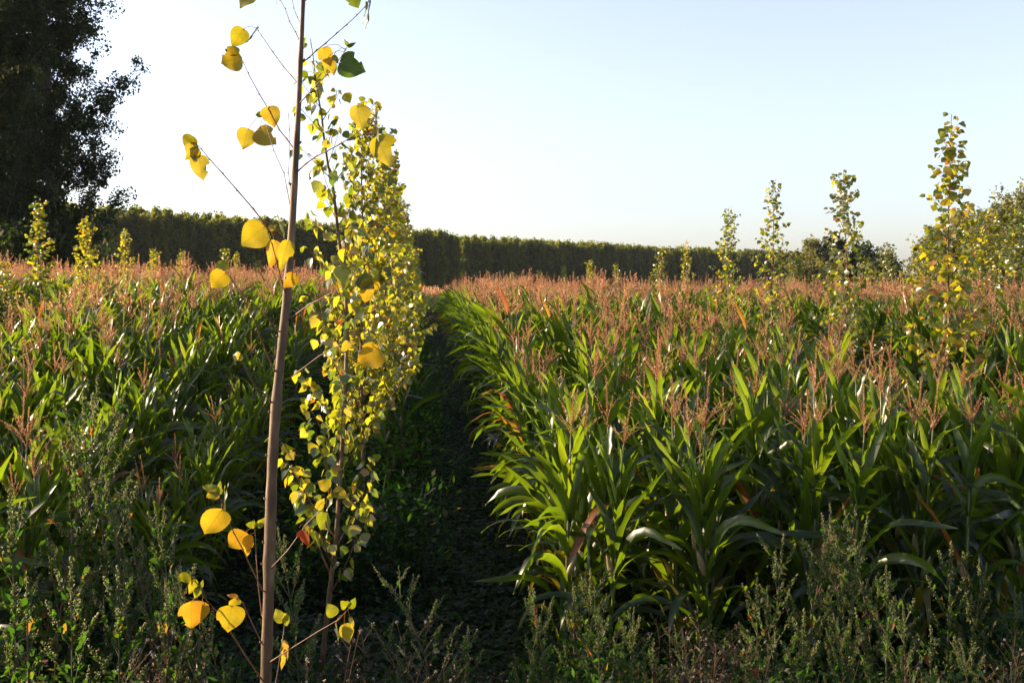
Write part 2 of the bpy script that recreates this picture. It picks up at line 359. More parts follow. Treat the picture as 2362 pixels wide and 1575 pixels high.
    # ear
    if detail > 0:
        z = U(.78, 1.0); az = az0 + PI / 2 + U(-1, 1); o = sp(z); d = Vector((math.cos(az) * .38, math.sin(az) * .38, 1)).normalized()
        pts = [o + d * .23 * k / 5 for k in range(6)]
        ear.tube(pts, [.012, .026, .030, .026, .016, .004], 7, 0, U(.2, .9))
        for k in range(8):
            a = U(0, 6.28); q = pts[-1] - d * .01
            silk.tube([q, q + d * .02 + Vector((math.cos(a), math.sin(a), 0)) * .012, q + Vector((math.cos(a) * .03, math.sin(a) * .03, -.01))], [.0015, .0013, .0006], 3, 0, .5, cap=False)
    return dict(stalk=stalk, leaves=leaves, tassel=tas, ear=ear, silk=silk)
CM = dict(stalk=M['corn_stalk'], leaves=M['corn_leaf'], tassel=M['tassel'], ear=M['husk'], silk=M['silk'])
def corn_join(seed, detail, name, dry=0.0, bare=False):
    p = corn_parts(seed, detail, dry); j = MB()
    if bare: p['tassel'] = MB()
    for i, k in enumerate(('stalk', 'leaves', 'tassel', 'ear', 'silk')):
        p[k].m = [i] * len(p[k].f); j.merge(p[k])
    return j.mesh(name, [CM[k] for k in ('stalk', 'leaves', 'tassel', 'ear', 'silk')])
def corn_patch(seed):
    R = random.Random(seed); U = R.uniform; b = MB()
    for k in range(46):
        x, y = U(-1.6, 1.6), U(-1.6, 1.6); h = U(1.9, 2.2)
        for i in range(6):
            z = U(.9, h - .2); a = U(0, 6.28); l = U(.35, .6); w = .045; d = Vector((math.cos(a), math.sin(a), 0)); s = Vector((-d.y, d.x, 0)) * w; p = Vector((x, y, z))
            b.add([p - s * .5, p + s * .5, p + d * l * .5 + s + Vector((0, 0, l * .45)), p + d * l * .5 - s + Vector((0, 0, l * .45)), p + d * l + Vector((0, 0, l * .1))], [(0, 1, 2, 3), (3, 2, 4)], 0, U(.3, .75))
        for i in range(5):
            a = U(0, 6.28); p = Vector((x, y, h - .05)); q = p + Vector((math.cos(a) * .1, math.sin(a) * .1, U(.2, .42))); s = Vector((-math.sin(a), math.cos(a), 0)) * .012
            b.add([p - s, p + s, q + s, q - s], [(0, 1, 2, 3)], 1, U(.2, 1))
    return b.mesh('maize_patch', [M['corn_leaf'], M['tassel']])

R0 = random.Random(11)
ROW = 0.75
plants = []            # (x, y, block, row index from the path, order)
blocks = []
for b in range(-6, 7):
    base = -0.609 + 6.9 * b
    blocks.append((base + 1.85, base + 5.32))
for bi, (l0, l1) in enumerate(blocks):
    nrow = 5
    for r in range(nrow):
        l = l0 + (l1 - l0) * r / (nrow - 1)
        left = l < 0
        y = 8.15 if not left else (6.8 if l < -2.9 else 8.6)
        if l < -2.9: y = 6.8 + .55 * (-l - 2.9)
        if l > 8: y = 9.0
        y += R0.uniform(-.15, .25); k = 0
        while y < 72:
            x = X_of(l + R0.gauss(0, .085), y)
            if abs(x) < 0.52 * y + (9 if left else 2.0): plants.append((x, y, bi, r, k))
            k += 1; y += 0.175 + R0.uniform(-.05, .06)
# the 300 that show largest become things of their own
vis = [p for p in plants if in_view(p[0], p[1], 0.02)]
vis.sort(key=lambda p: math.hypot(p[0], p[1]))
near = vis[:300]; nearset = set(near)
NV = 8
variants = []
for i in range(NV):
    parts = corn_parts(100 + i, 2, dry=0.04 if i == 3 else 0.0, red=(i == 5))
    variants.append({k: parts[k].mesh('maize_' + k, CM[k]) for k in parts})
def ordinal(n): return {0: 'first', 1: 'second', 2: 'third', 3: 'fourth', 4: 'fifth', 5: 'sixth'}[n]
cnt = {}
def row_scale(bi, r, y):      # the rows that lean into the furrow stay lower
    if bi == 6 and r == 0: return .92 if 9.5 < y < 15 else 1.0
    if bi == 5: return {4: .70, 3: .84, 2: .95}.get(r, 1.0) if y < 22 else {4: .88}.get(r, 1.0)
    return 1.0
RB = [i for i, b in enumerate(blocks) if b[0] > 0]; LB = [i for i, b in enumerate(blocks) if b[0] < 0]
def first_block(bi): return bi in (5, 6)
def corn_yaw(R): return R.gauss(0.077, 0.6) + (PI if R.random() < .5 else 0)
for n, p in enumerate(sorted(near, key=lambda p: (p[2], p[3], p[4]))):
    x, y, bi, r, k = p; R = random.Random(n * 7 + 3)
    right = blocks[bi][0] > 0
    rr = r if right else 4 - r
    key = (bi, r); c = cnt.get(key, 0); cnt[key] = c + 1
    edge = (0.95 if c < 2 else 1.0) * row_scale(bi, r, y)
    rz = corn_yaw(R)
    e = empty('maize_plant', (x, y, ground(x, y) - .01), rz, R.uniform(.92, 1.12) * edge, (R.gauss(0, .05), R.gauss(0.0, .05)))
    vi = R.choice([0, 1, 2, 3, 4, 6, 7]) if R.random() < .97 else 5
    if right and first_block(bi) and rr == 1 and c == 3: vi = 5
    v = variants[vi]; bare = y > 9.0 and R.random() < (.85 if bi == 5 and r >= 3 else max(0, .58 - (y - 9) * .05))
    for part in ('stalk', 'leaves', 'tassel', 'ear'):
        if part == 'tassel' and bare: continue
        o = link(part, v[part], e)
        if part == 'ear': link('silk', v['silk'], o)
    first = (bi == RB[0] and right) or (bi == LB[-1] and not right)
    sidew = 'right' if right else 'left'
    rowtxt = ('%s maize row %s of the path' % (ordinal(rr), sidew)) if first else ('%s maize row beyond the %s sapling line' % (ordinal(rr), sidew))
    if c < 5: lab = ('leafy maize, %s from the near end of the %s' if bare else 'tasselled maize, %s from the near end of the %s') % (ordinal(c), rowtxt)
    else: lab = ('leafy maize deeper in the %s' if bare else 'tasselled maize deeper in the %s') % rowtxt
    tag(e, lab, 'maize plant', 'maize plants in rows')
mids = [corn_join(200 + i, 1, 'maize_mid', 0.005 if i % 3 else .03) for i in range(7)]
mids += [corn_join(230 + i, 1, 'maize_mid', 0.01, True) for i in range(5)]
fars = [corn_join(300 + i, 0, 'maize_far', 0.01) for i in range(5)]
patches = [corn_patch(400 + i) for i in range(4)]
pts = []
for p in plants:
    if p in nearset: continue
    x, y = p[0], p[1]
    idx = (R0.randrange(7) if R0.random() > (.85 if p[2] == 5 and p[3] >= 3 and y < 20 else max(0, .62 - (y - 9) * .05)) else 7 + R0.randrange(5)) if y < 32 and in_view(x, y, .1) else 12 + R0.randrange(5)
    pts.append((x, y, ground(x, y) - .01, R0.gauss(0, .05), R0.gauss(0, .05), corn_yaw(R0), R0.uniform(.90, 1.13) * row_scale(p[2], p[3], y), idx))
# stray maize between the middle sapling line and the furrow
yy = 12.6
while yy < 34:
    xx = X_of(-.48 + R0.gauss(0, .12), yy); pts.append((xx, yy, ground(xx, yy), R0.gauss(0, .08), R0.gauss(0, .08), R0.uniform(0, 6.28), R0.uniform(.62, .95), R0.randrange(7))); yy += R0.uniform(.7, 1.8)
y = 73.5
while y < 218:
    x = -0.55 * y
    while x < 0.55 * y:
        pts.append((x + R0.uniform(-.4, .4), y, ground(x, y), 0, 0, R0.uniform(0, 6.28), R0.uniform(.95, 1.1), 17 + R0.randrange(4))); x += 3.0
    y += 2.9
scatter('maize_field', pts, mids + fars + patches, 'mass of tasselled maize filling the field behind the nearest plants', 'maize field')

# ------------------------------------------------------------------ poplar leaves and saplings
def leaf_blade(mb, base, tipd, nrm, L, tint, fold=.25, m=0, fine=True, wk=1.0, bite=None, curl=0.0):
    """deltoid poplar leaf; base = petiole end, tipd = direction of the tip, nrm = face normal"""
    T = tipd.normalized(); N = (nrm - T * nrm.dot(T)); N = N.normalized() if N.length > 1e-5 else T.orthogonal().normalized(); s = T.cross(N)
    if fine:
        prof = [(0.0, .05), (.05, .24), (.13, .39), (.26, .485), (.40, .48), (.56, .39), (.73, .24), (.88, .10), (1.0, 0.0)]
    else:
        prof = [(0.0, .10), (.22, .50), (.55, .38), (1.0, 0.0)]
    if fine == 2:      # close leaf: smooth toothed outline, waved blade, five columns across
        vs, uv, fs = [], [], []; K = 22; ph = (base.x * 91 + base.z * 57) % 6.28; sk = math.sin(ph * 3) * .12
        for i in range(K + 1):
            t = (i / K) ** 1.15
            w = (.5 * math.sqrt(max(0, 1 - ((.30 - t) / .30) ** 2)) if t < .30 else .5 * (max(0, math.cos((t - .30) / .70 * PI / 2)) ** 1.08)) * wk * L + .0004
            c = base + T * (L * (t - (.05 * math.sin(PI * min(1, t / .3)) if t < .3 else 0))) - N * (curl * L * t * t)
            row = []
            for u in (-1, -.5, 0, .5, 1):
                j = 1.0
                if abs(u) == 1:
                    j = 1 + (.02 if i % 2 else -.02)
                    if bite and bite[0] < t < bite[1] and (u > 0) == bite[3]: j *= bite[2]
                a_ = abs(u) * w * j * (1 + sk * u)
                lift = fold * a_ * .8 + .035 * L * math.sin(3.2 * PI * t + ph + (1.7 if u > 0 else 0)) * abs(u)
                bs = -.10 * L * abs(u) * (1 - min(1, t / .3)) if t < .3 else 0
                row.append(c + s * (a_ * (1 if u > 0 else -1)) + N * lift + T * bs); uv.append((u * w / L * 2, t))
            vs += row
        for i in range(K):
            for k in range(4): fs.append((i * 5 + k, i * 5 + k + 1, i * 5 + k + 6, i * 5 + k + 5))
        mb.add(vs, fs, m, tint, uv); return
    vs, uv, fs = [], [], []
    for i, (t, w) in enumerate(prof):
        c = base + T * (L * t) - N * (curl * L * t * t)
        w = w * L * wk
        jl = jr = 1.0
        if bite and fine:
            if bite[0] < t < bite[1]: (jl, jr) = (bite[2], 1.0) if bite[3] else (1.0, bite[2])
        if fine and 0 < t < 1: jl *= 1 + .05 * (-1) ** i; jr *= 1 - .05 * (-1) ** i
        lift = N * (w * fold)
        vs += [c - s * w * jl + lift, c, c + s * w * jr + lift]; uv += [(-w / L * 2, t), (0, t), (w / L * 2, t)]
    n = len(prof)
    for i in range(n - 1):
        fs += [(i * 3, i * 3 + 1, i * 3 + 4, i * 3 + 3), (i * 3 + 1, i * 3 + 2, i * 3 + 5, i * 3 + 4)]
    mb.add(vs, fs, m, tint, uv)

def sapling(seed, Ht, trunk_pts=None, fine=False, dens=1.0, r0=0.022, yellow=0.35, spread=1.0, lowgap=None, lsize=1.0):
    R = random.Random(seed); U = R.uniform; tr, br, lv = MB(), MB(), MB()
    if trunk_pts is None:
        lx, ly = U(-.04, .04), U(-.04, .04); k = 12; ph = U(0, 6)
        trunk_pts = [Vector((lx * (i / k) ** 1.5 * Ht * .6 + .012 * math.sin(ph + i * 1.3), ly * (i / k) ** 1.5 * Ht * .6 + .012 * math.cos(ph * 2 + i), Ht * i / k)) for i in range(k + 1)]
    n = len(trunk_pts); zb, zt = trunk_pts[0].z, trunk_pts[-1].z
    tr.tube(trunk_pts, [r0 * (1 - .88 * i / (n - 1)) for i in range(n)], 8 if fine else 6, 0, .5)
    def at(z):
        for i in range(n - 1):
            if trunk_pts[i + 1].z >= z:
                a, b = trunk_pts[i], trunk_pts[i + 1]; return a.lerp(b, (z - a.z) / max(1e-6, b.z - a.z))
        return trunk_pts[-1]
    def put_leaf(p, out, big=1.0):
        az = U(0, 6.28); L = U(.062, .098) * big * lsize
        d = (out * .6 + Vector((math.cos(az), math.sin(az), U(-.1, .5)))).normalized()
        q = p + d * U(.03, .06)
        hang = Vector((d.x * .55 + U(-.3, .3), d.y * .55 + U(-.3, .3), -U(.35, 1.3)))
        nr = sdir * .95 + Vector((U(-1, 1), U(-1, 1), U(-1, 1)))
        rt = R.random()
        tint = U(.0, .40) if rt > yellow else (U(.5, .75) if rt > yellow * .12 else U(.85, 1))
        if fine: lv.tube([p, p.lerp(q, .5) + Vector((0, 0, .006)), q], [.0011, .0009, .0008], 3, 0, .7, cap=False)
        leaf_blade(lv, q, hang, nr, L, tint, U(.0, .45), 0, fine, U(.85, 1.08), curl=U(-.2, .3))
    nb = int((24 if fine else 22) * dens); zlow = zb + (1.0 if lowgap is None else lowgap)
    for i in range(nb):
        f = (i + U(.1, .9)) / nb
        z = zlow + (zt - zlow) * .95 * f; p0 = at(z); az = i * 2.4 + U(-.5, .5)
        L = spread * (.20 + .72 * (1 - f) ** 1.3 * U(.55, 1.15)); el = math.radians(U(38, 62))
        d = Vector((math.cos(az) * math.cos(el), math.sin(az) * math.cos(el), math.sin(el))); ptsb = [p0]; p = p0.copy(); k = 5
        for j in range(k):
            d = (d + Vector((U(-.06, .06), U(-.06, .06), .05))).normalized(); p = p + d * (L / k); ptsb.append(p.copy())
        br.tube(ptsb, [.0055 * (.5 + L), .005 * (.5 + L), .004 * (.5 + L), .003 * (.5 + L), .0022, .0013], 4 if fine else 3, 0, .5, cap=False)
        nlv = max(3, int(L / .052 * dens))
        for j in range(nlv):
            t = (.22 + .78 * (j + U(.2, .8)) / nlv) * k; a = min(k - 1, int(t)); put_leaf(ptsb[a].lerp(ptsb[a + 1], t - a), d * .3, U(.8, 1.1))
        for j in range(3): put_leaf(ptsb[-1], d * .8, U(.55, .8))
    for j in range(int(16 * dens)):
        z = zt - (zt - zb) * .22 * (j / (16 * dens)); put_leaf(at(z), Vector((U(-.6, .6), U(-.6, .6), .3)), U(.6, 1.0))
    return tr, br, lv

# hero sapling, traced at 4 m
HD = 4.0
hero_tr = [(601, 2450), (603, 2050), (611, 1760), (613, 1575), (616, 1480), (619, 1400), (621, 1300), (624, 1200), (627, 1100), (632, 1000), (640, 900), (650, 800), (660, 700), (668, 600), (675, 500), (680, 400), (684, 330), (689, 240), (692, 160), (696, 80), (699, 0), (702, -120), (706, -260), (712, -420), (716, -560)]
hero_w = [30, 28, 27, 26, 25, 25, 24.5, 24, 23, 22.5, 21, 20, 19, 17.5, 16, 15, 14, 12.5, 11.5, 10.5, 9.5, 8, 6.5, 4.5, 2]
base = P(601, 2450, HD); bx_, by_ = base.x, base.y; bz_ = ground(bx_, by_)
hero = tag(empty('poplar_sapling', (bx_, by_, bz_)), 'nearest young poplar with bare pale stem, sparse yellow leaves and reddish twigs, left of centre', 'sapling', 'young poplars planted in lines')
off = Vector((bx_, by_, bz_))
mb = MB(); tp = [P(a, b, HD) - off for a, b in hero_tr]; tp[0].z = min(tp[0].z, -0.05)
fp, fr = [], []
Rh = random.Random(5)
for i in range(len(tp) - 1):
    for k in range(4):
        t = k / 4; fp.append(tp[i].lerp(tp[i + 1], t)); w = (hero_w[i] * (1 - t) + hero_w[i + 1] * t)
        fr.append(w * .5 * HD / F * (1.0 + Rh.uniform(-.015, .02)))
fp.append(tp[-1]); fr.append(.002)
def bud(p, d, s):
    mb.tube([p - d * s * .3, p + d * s * .4, p + d * s * .9 + Vector((0, 0, s * .35)), p + d * s + Vector((0, 0, s * .9))], [s * .55, s * .6, s * .38, s * .08], 7, 0, .62)
for a, b in ((613, 1482), (640, 1310), (620, 1290), (617, 1240), (648, 1196), (622, 1158), (624, 1045), (634, 930), (655, 780), (670, 640), (690, 430), (693, 330), (701, 145), (701, 8), (640, 960)):
    s_ = 1 if a > 640 and b > 1100 or a > 690 else -1
    i = min(range(len(fp)), key=lambda q: abs((P(a, b, HD) - off).z - fp[q].z))
    bud(fp[i] + Vector((s_ * fr[i] * .9, -fr[i] * .3, 0)), Vector((s_, -.3, 0)).normalized(), .0085)
    for q in range(max(0, i - 1), min(len(fr), i + 2)): fr[q] *= 1.05 if q != i else 1.12
mb.tube(fp, fr, 24, 0, .5)
mb.build('trunk', M['young_bark'], hero)

# branches: (pixel polyline, end depth offset, start radius px, [leaf: (bx,by, tipx,tipy, width factor, tint, facing, attach index)])
HB = [
 ([(672, 572), (645, 552), (617, 524), (586, 484), (549, 441), (515, 402), (485, 369), (466, 346), (452, 331)], -.20, 3.2,
  [((586, 522), (543, 560), 1.0, .45, .1), ((612, 524), (598, 516), .9, .55, .3), ((633, 540), (621, 494), .45, .2, .9), ((612, 556), (602, 612), .55, .9, .4), ((446, 318), (424, 338), .9, .45, .2), ((440, 332), (446, 366), .75, .5, .3), ((454, 344), (428, 366), .7, .5, .3), ((456, 362), (464, 412), .75, .62, .1)]),
 ([(662, 692), (650, 650), (638, 600), (628, 565), (619, 538), (617, 526)], -.16, 2.8, [((662, 560), (648, 620), .55, .6, .4), ((668, 635), (640, 660), .8, .75, .3)]),
 ([(640, 866), (618, 820), (600, 775), (585, 735), (560, 688), (531, 640), (523, 626)], -.30, 2.8, [((525, 616), (500, 610), .7, .45, .4), ((518, 632), (488, 662), .95, .6, .1)]),
 ([(650, 772), (622, 738), (590, 706), (558, 676), (530, 638), (523, 626)], -.26, 2.6, []),
 ([(632, 935), (607, 905), (588, 889), (568, 855), (549, 822)], -.22, 3.0, [((552, 825), (536, 818), .8, .4, .3), ((553, 830), (545, 812), .7, .5, .5)]),
 ([(690, 196), (672, 176), (655, 156), (630, 122), (604, 84), (596, 72), (590, 66)], .22, 2.6, [((592, 64), (572, 98), .6, .05, .75), ((560, 70), (540, 108), .85, .5, .15)]),
 ([(680, 346), (662, 322), (645, 301), (624, 260), (599, 219), (573, 171), (562, 146), (556, 135)], .16, 3.0, [((553, 132), (508, 140), 1.08, .6, .05), ((548, 124), (514, 108), .6, .35, .3), ((633, 258), (645, 300), .85, .8, .1)]),
 ([(675, 505), (668, 470), (662, 436), (655, 400), (632, 349), (619, 306), (609, 275), (605, 262)], .24, 2.2, [((575, 303), (568, 346), .85, .62, .1), ((602, 304), (640, 334), .9, .6, .05), ((604, 266), (588, 264), .8, .35, .3), ((604, 264), (606, 256), .8, .4, .5)]),
 ([(674, 478), (669, 430), (665, 400), (668, 350), (668, 301), (665, 262)], .20, 1.7, []),
 ([(693, 100), (682, 76), (668, 51), (658, 22), (647, 2), (636, -30), (620, -90)], .20, 2.3, [((645, 4), (640, 22), .4, .1, .9), ((622, -70), (600, -40), .9, .6, .2)]),
 ([(696, 60), (686, 42), (678, 20), (674, 0), (668, -60)], .14, 1.6, []),
 ([(686, 244), (708, 220), (729, 199), (762, 163), (788, 130), (797, 116), (802, 106)], -.20, 2.6, [((742, 108), (752, 142), .85, .6, .1), ((748, 132), (764, 166), .75, .58, .1), ((765, 128), (776, 140), .6, .35, .4), ((786, 142), (836, 160), .98, .02, .2), ((802, 107), (798, 93), .5, .3, .5), ((803, 108), (818, 98), .4, .1, .5)]),
 ([(694, 148), (712, 134), (729, 118), (749, 102), (776, 78), (798, 59), (823, 36), (840, 18), (848, 8), (860, -30)], .22, 2.6, [((846, 12), (840, 54), .35, .0, .7), ((852, 8), (846, 60), .15, .2, .8), ((800, -22), (826, 20), 1.0, .15, .2)]),
 ([(682, 400), (705, 378), (729, 361), (752, 350), (782, 334), (808, 318), (835, 298), (859, 275), (870, 262), (877, 249)], -.24, 3.0, [((820, 244), (830, 294), .82, .55, .05), ((868, 318), (894, 378), .85, .45, .15), ((866, 260), (862, 294), .2, .2, .7), ((870, 250), (864, 242), .7, .2, .4), ((868, 300), (858, 360), .35, .2, .8)]),
 ([(662, 740), (690, 720), (712, 703), (733, 693), (765, 676), (799, 655), (820, 644), (832, 638)], -.22, 3.0, [((856, 648), (842, 696), .8, .68, .1), ((832, 640), (862, 662), .9, .0, .2), ((786, 618), (796, 660), .85, .3, .1), ((828, 640), (824, 680), .3, .1, .9), ((790, 655), (776, 650), .6, .95, .3)]),
 ([(650, 884), (690, 856), (735, 822), (775, 800), (800, 790), (826, 786)], -.20, 2.8, [((872, 806), (826, 836), .98, .78, .05), ((800, 790), (790, 810), .7, .4, .4)]),
 ([(618, 1368), (606, 1361), (581, 1311), (561, 1268), (541, 1231), (524, 1194), (513, 1160), (502, 1138)], -.22, 3.0, [((504, 1182), (468, 1236), .82, .62, .05), ((512, 1178), (512, 1128), .3, .2, .9), ((502, 1138), (476, 1146), .8, .6, .2), ((502, 1138), (470, 1120), .6, .35, .3), ((504, 1138), (506, 1112), .45, .3, .4), ((514, 1158), (518, 1120), .22, .3, .8)]),
 ([(612, 1428), (604, 1418), (596, 1351), (591, 1284), (589, 1231), (586, 1200)], .12, 2.8, [((566, 1228), (536, 1258), 1.15, .78, .05), ((576, 1234), (576, 1280), .5, .75, .5), ((586, 1202), (584, 1218), .6, .2, .9), ((588, 1210), (570, 1208), .8, .3, .4), ((596, 1212), (614, 1194), .6, .3, .3)]),
 ([(612, 1575), (603, 1565), (567, 1512), (531, 1455), (497, 1405), (480, 1388), (470, 1374), (460, 1358)], -.26, 3.2, [((436, 1396), (440, 1450), 1.02, .92, .05), ((458, 1404), (448, 1456), .55, .15, .9), ((446, 1338), (436, 1372), .55, .5, .2), ((436, 1328), (414, 1332), .9, .45, .3), ((456, 1348), (452, 1334), .6, .2, .8), ((456, 1358), (450, 1378), .8, .4, .4), ((462, 1354), (468, 1338), .5, .35, .4)]),
 ([(612, 1492), (604, 1482), (581, 1435), (561, 1391), (553, 1382), (547, 1377)], -.16, 2.6, [((530, 1404), (522, 1456), .98, .62, .05), ((548, 1376), (524, 1374), .4, .95, .5), ((546, 1380), (530, 1396), .8, .5, .4)]),
 ([(622, 1314), (629, 1306), (665, 1268), (708, 1207), (742, 1174), (752, 1158), (758, 1146)], -.20, 3.2, [((758, 1124), (736, 1110), .95, .5, .1), ((762, 1140), (764, 1120), .4, .1, .8), ((774, 1130), (800, 1148), .65, .55, .1), ((766, 1142), (756, 1178), .5, .1, .9), ((740, 1190), (740, 1222), .75, .25, .3), ((752, 1192), (756, 1244), .5, .15, .8), ((728, 1176), (740, 1160), .7, .45, .3), ((758, 1146), (784, 1132), .4, .4, .4)]),
 ([(620, 1530), (626, 1524), (681, 1489), (735, 1455), (782, 1428), (796, 1412), (804, 1404)], -.22, 2.9, [((766, 1424), (758, 1394), .85, .4, .1), ((800, 1396), (790, 1382), .9, .35, .2), ((806, 1400), (818, 1384), .8, .2, .5), ((768, 1450), (776, 1490), .4, .15, .9), ((790, 1450), (800, 1488), .7, .55, .1), ((806, 1428), (814, 1452), .4, .5, .5)]),
 ([(632, 1640), (636, 1575), (648, 1502), (654, 1460), (656, 1438)], .10, 2.4, [((652, 1432), (632, 1412), .8, .4, .3), ((656, 1432), (660, 1410), .8, .45, .3), ((658, 1440), (668, 1424), .5, .3, .6), ((660, 1474), (666, 1512), .35, .75, .6), ((655, 1468), (650, 1476), .9, .1, .9), ((660, 1492), (656, 1530), .3, .7, .6)]),
]
for bi, (poly, dz, r0, lvs) in enumerate(HB):
    n = len(poly); Ltot = max(1, n - 1)
    bpts = [P(a, b, HD + dz * (i / Ltot) ** 1.0) - off for i, (a, b) in enumerate(poly)]
    fpts = []
    for i in range(n - 1):
        for k in range(3): fpts.append(bpts[i].lerp(bpts[i + 1], k / 3))
    fpts.append(bpts[-1]); nn = len(fpts)
    b = MB(); b.tube(fpts, [max(.0010, r0 * .5 * HD / F * (1.15 - .75 * i / nn)) * (1.25 if i % 3 == 0 else 1) for i in range(nn)], 7, 0, .5)
    for i in range(3, nn - 1, 3):      # buds along the twig
        s_ = -1 if i % 2 else 1; q = fpts[i]; ax = (fpts[min(i + 1, nn - 1)] - fpts[i - 1]).normalized(); sd = Vector((-ax.z, 0, ax.x)) * s_
        b.tube([q, q + (ax * .7 + sd * .7) * .004, q + (ax * .9 + sd * .45) * .009], [.0018, .0016, .0003], 5, 0, .35)
    bo = b.build('branch', M['twig'], hero)
    R = random.Random(900 + bi)
    for (p0, p1, wk, tint, edge) in lvs:
        A0 = P(p0[0], p0[1], HD + dz)
        tip = P(p1[0], p1[1], HD + dz + R.uniform(-.02, .02)) ; A0 -= off; tip -= off
        q = min(fpts, key=lambda v: (v - A0).length); A0.y += (q.y - A0.y); tip.y += (q.y - A0.y) * 0
        tip.y = A0.y + R.uniform(-.02, .02)
        L = (tip - A0).length * 1.1
        nr = Vector((.45 + edge * .9 + R.uniform(-.15, .15), -1, R.uniform(-.2, .1))) if edge < .65 else Vector((1.3, .55, R.uniform(-.3, .1)))
        l = MB()
        wv = .5 / 1.0
        leaf_blade(l, A0, tip - A0, nr, L, tint, R.uniform(.08, .4), 0, 2, min(1.5, max(.3, wk * 1.1)), bite=(R.uniform(.3, .5), R.uniform(.6, .85), R.uniform(.55, .85), R.random() < .5) if R.random() < .45 else None, curl=R.uniform(-.1, .2))
        d = (A0 - q)
        if d.length > .004:
            l.tube([q, q.lerp(A0, .35) + Vector((0, 0, .22 * d.length)), q.lerp(A0, .75) + Vector((0, 0, .18 * d.length)), A0], [.0010, .0009, .0009, .0010], 5, 0, .8, cap=False)
        lo = l.build('leaf', M['poplar_big'], bo)
l = MB(); A0 = P(700, 1225, HD - .1) - off
leaf_blade(l, A0, Vector((.010, 0, -.06)), Vector((-.6, -1, 0)), .062, .2, .6, 0, 2, 1.0, bite=(.3, .7, .6, True), curl=.3)
l.tube([P(690, 1216, HD - .1) - off, P(700, 1205, HD - .1) - off, A0], [.001, .001, .001], 5, 0, .7, cap=False)
lo = l.build('leaf', M['dead_leaf'], hero); tag(lo, 'shrivelled dark red leaf')
l = MB(); leaf_blade(l, P(586, -22, HD + .1) - off, P(556, 16, HD + .1) - P(586, -22, HD + .1), Vector((-.4, -1, .1)), .085, .6, .2, 0, 2, .95); l.build('leaf', M['poplar_big'], hero)

# second sapling, traced at 8 m
tr2 = [(736, 1700), (748, 1480), (758, 1385), (775, 1251), (785, 1100), (794, 950), (801, 783), (797, 655), (786, 591), (779, 527), (768, 430), (757, 383), (749, 332), (742, 268), (734, 222), (729, 190), (722, 130), (716, 90)]
p2 = [P(a, b, 8.0) for a, b in tr2]; b2 = Vector((p2[0].x, p2[0].y, ground(p2[0].x, p2[0].y))); p2[0].z = b2.z - .05
t, b, l = sapling(31, 4.6, [q - b2 for q in p2], True, 1.6, .021, .42, 1.0, .75, 1.0)
e = tag(empty('poplar_sapling', b2), 'second young poplar in the middle line, leafy with a slender dark leaning stem', 'sapling', 'young poplars planted in lines')
t.build('trunk', M['young_bark'], e); b.build('branches', M['twig'], e); l.build('leaves', M['poplar'], e)

def sap_proto(seed, **kw):
    t, b, l = sapling(seed, 4.8, **kw)
    return t.mesh('sapling_trunk', M['young_bark']), b.mesh('sapling_branches', M['twig']), l.mesh('sapling_leaves', M['poplar'])
SP = [sap_proto(41 + i, dens=2.5, yellow=.24, fine=(i < 2), spread=(1.0, 1.2, .85, 1.1)[i], lsize=.92) for i in range(4)]            # full leafy
SN = [sap_proto(61 + i, dens=1.9, yellow=.30, fine=(i < 2), spread=(.8, 1.1, .9, 1.2)[i]) for i in range(4)]   # slenderer
NTH = ['first', 'second', 'third', 'fourth', 'fifth', 'sixth', 'seventh', 'eighth', 'ninth', 'tenth', 'eleventh', 'twelfth']
def put_sapling(x, y, top, pr, label, sx=1.0, R=R0):
    z = ground(x, y); h = top - z; s = h / 4.8
    e = empty('poplar_sapling', (x, y, z), R.uniform(0, 6.28)); e.scale = (s * sx, s * sx, s)
    for nme, me in zip(('trunk', 'branches', 'leaves'), pr): link(nme, me, e)
    tag(e, label, 'sapling', 'young poplars planted in lines'); return e
def top_at(py, d): return P(1181, py, d).z
# middle line beyond the second tree
mid_tops = [(12.0, 222), (15.6, 290), (19.2, 365), (22.8, 420), (26.4, 462), (30, 500), (33.8, 520), (37.6, 545), (41.5, 560), (46, 575), (51, 590), (56, 600), (62, 612)]
for i, (d, ty) in enumerate(mid_tops):
    x = X_of(-.609, d) + (-.12 if i == 0 else R0.uniform(-.08, .08))
    put_sapling(x, d, top_at(ty, d), SP[i % 4], ('leafy yellow green poplar, %s in the middle line' % NTH[i + 2]) if i < 5 else 'small far poplar towards the end of the middle line', 1.15)
for i, (px, d, ty) in enumerate([(90, 21.3, 455), (200, 24.3, 500), (290, 27.4, 528), (355, 30.2, 572), (420, 33.7, 576), (510, 38, 572), (545, 43, 580), (592, 50, 600), (622, 56, 606), (18, 19, 600)]):
    lab = ['tallest leafy poplar before the big dark trees at left', 'yellowish poplar standing just right of the big dark trees', 'green poplar poking above the left maize, third from the left edge'][i] if i < 3 else 'small poplar top showing over the left maize tassels, %s from left' % NTH[i] if i < 9 else 'low poplar at the far left edge, barely above the tassels'
    put_sapling(P(px, ty, d).x, d, top_at(ty, d), SN[i % 4], lab, 1.5)
right = [(2196, 13.2, 264), (1966, 17.2, 396), (1783, 20.2, 414), (1680, 23.8, 480), (1583, 27.5, 556), (1515, 31, 568), (1418, 35, 606), (1362, 40, 598), (1300, 47, 612), (1240, 55, 622), (1180, 66, 626)]
rl = ['tallest slender poplar at right, its leafy top high against the sky', 'thinnest poplar at right, narrow sparse spire against the sky', 'leafy poplar spire right of centre, shorter than the one at far right', 'poplar of middle height leftmost of the four sky spires', 'bushy poplar left of the sky spires, top level with the wood', 'wide leafy poplar low against the dark wood']
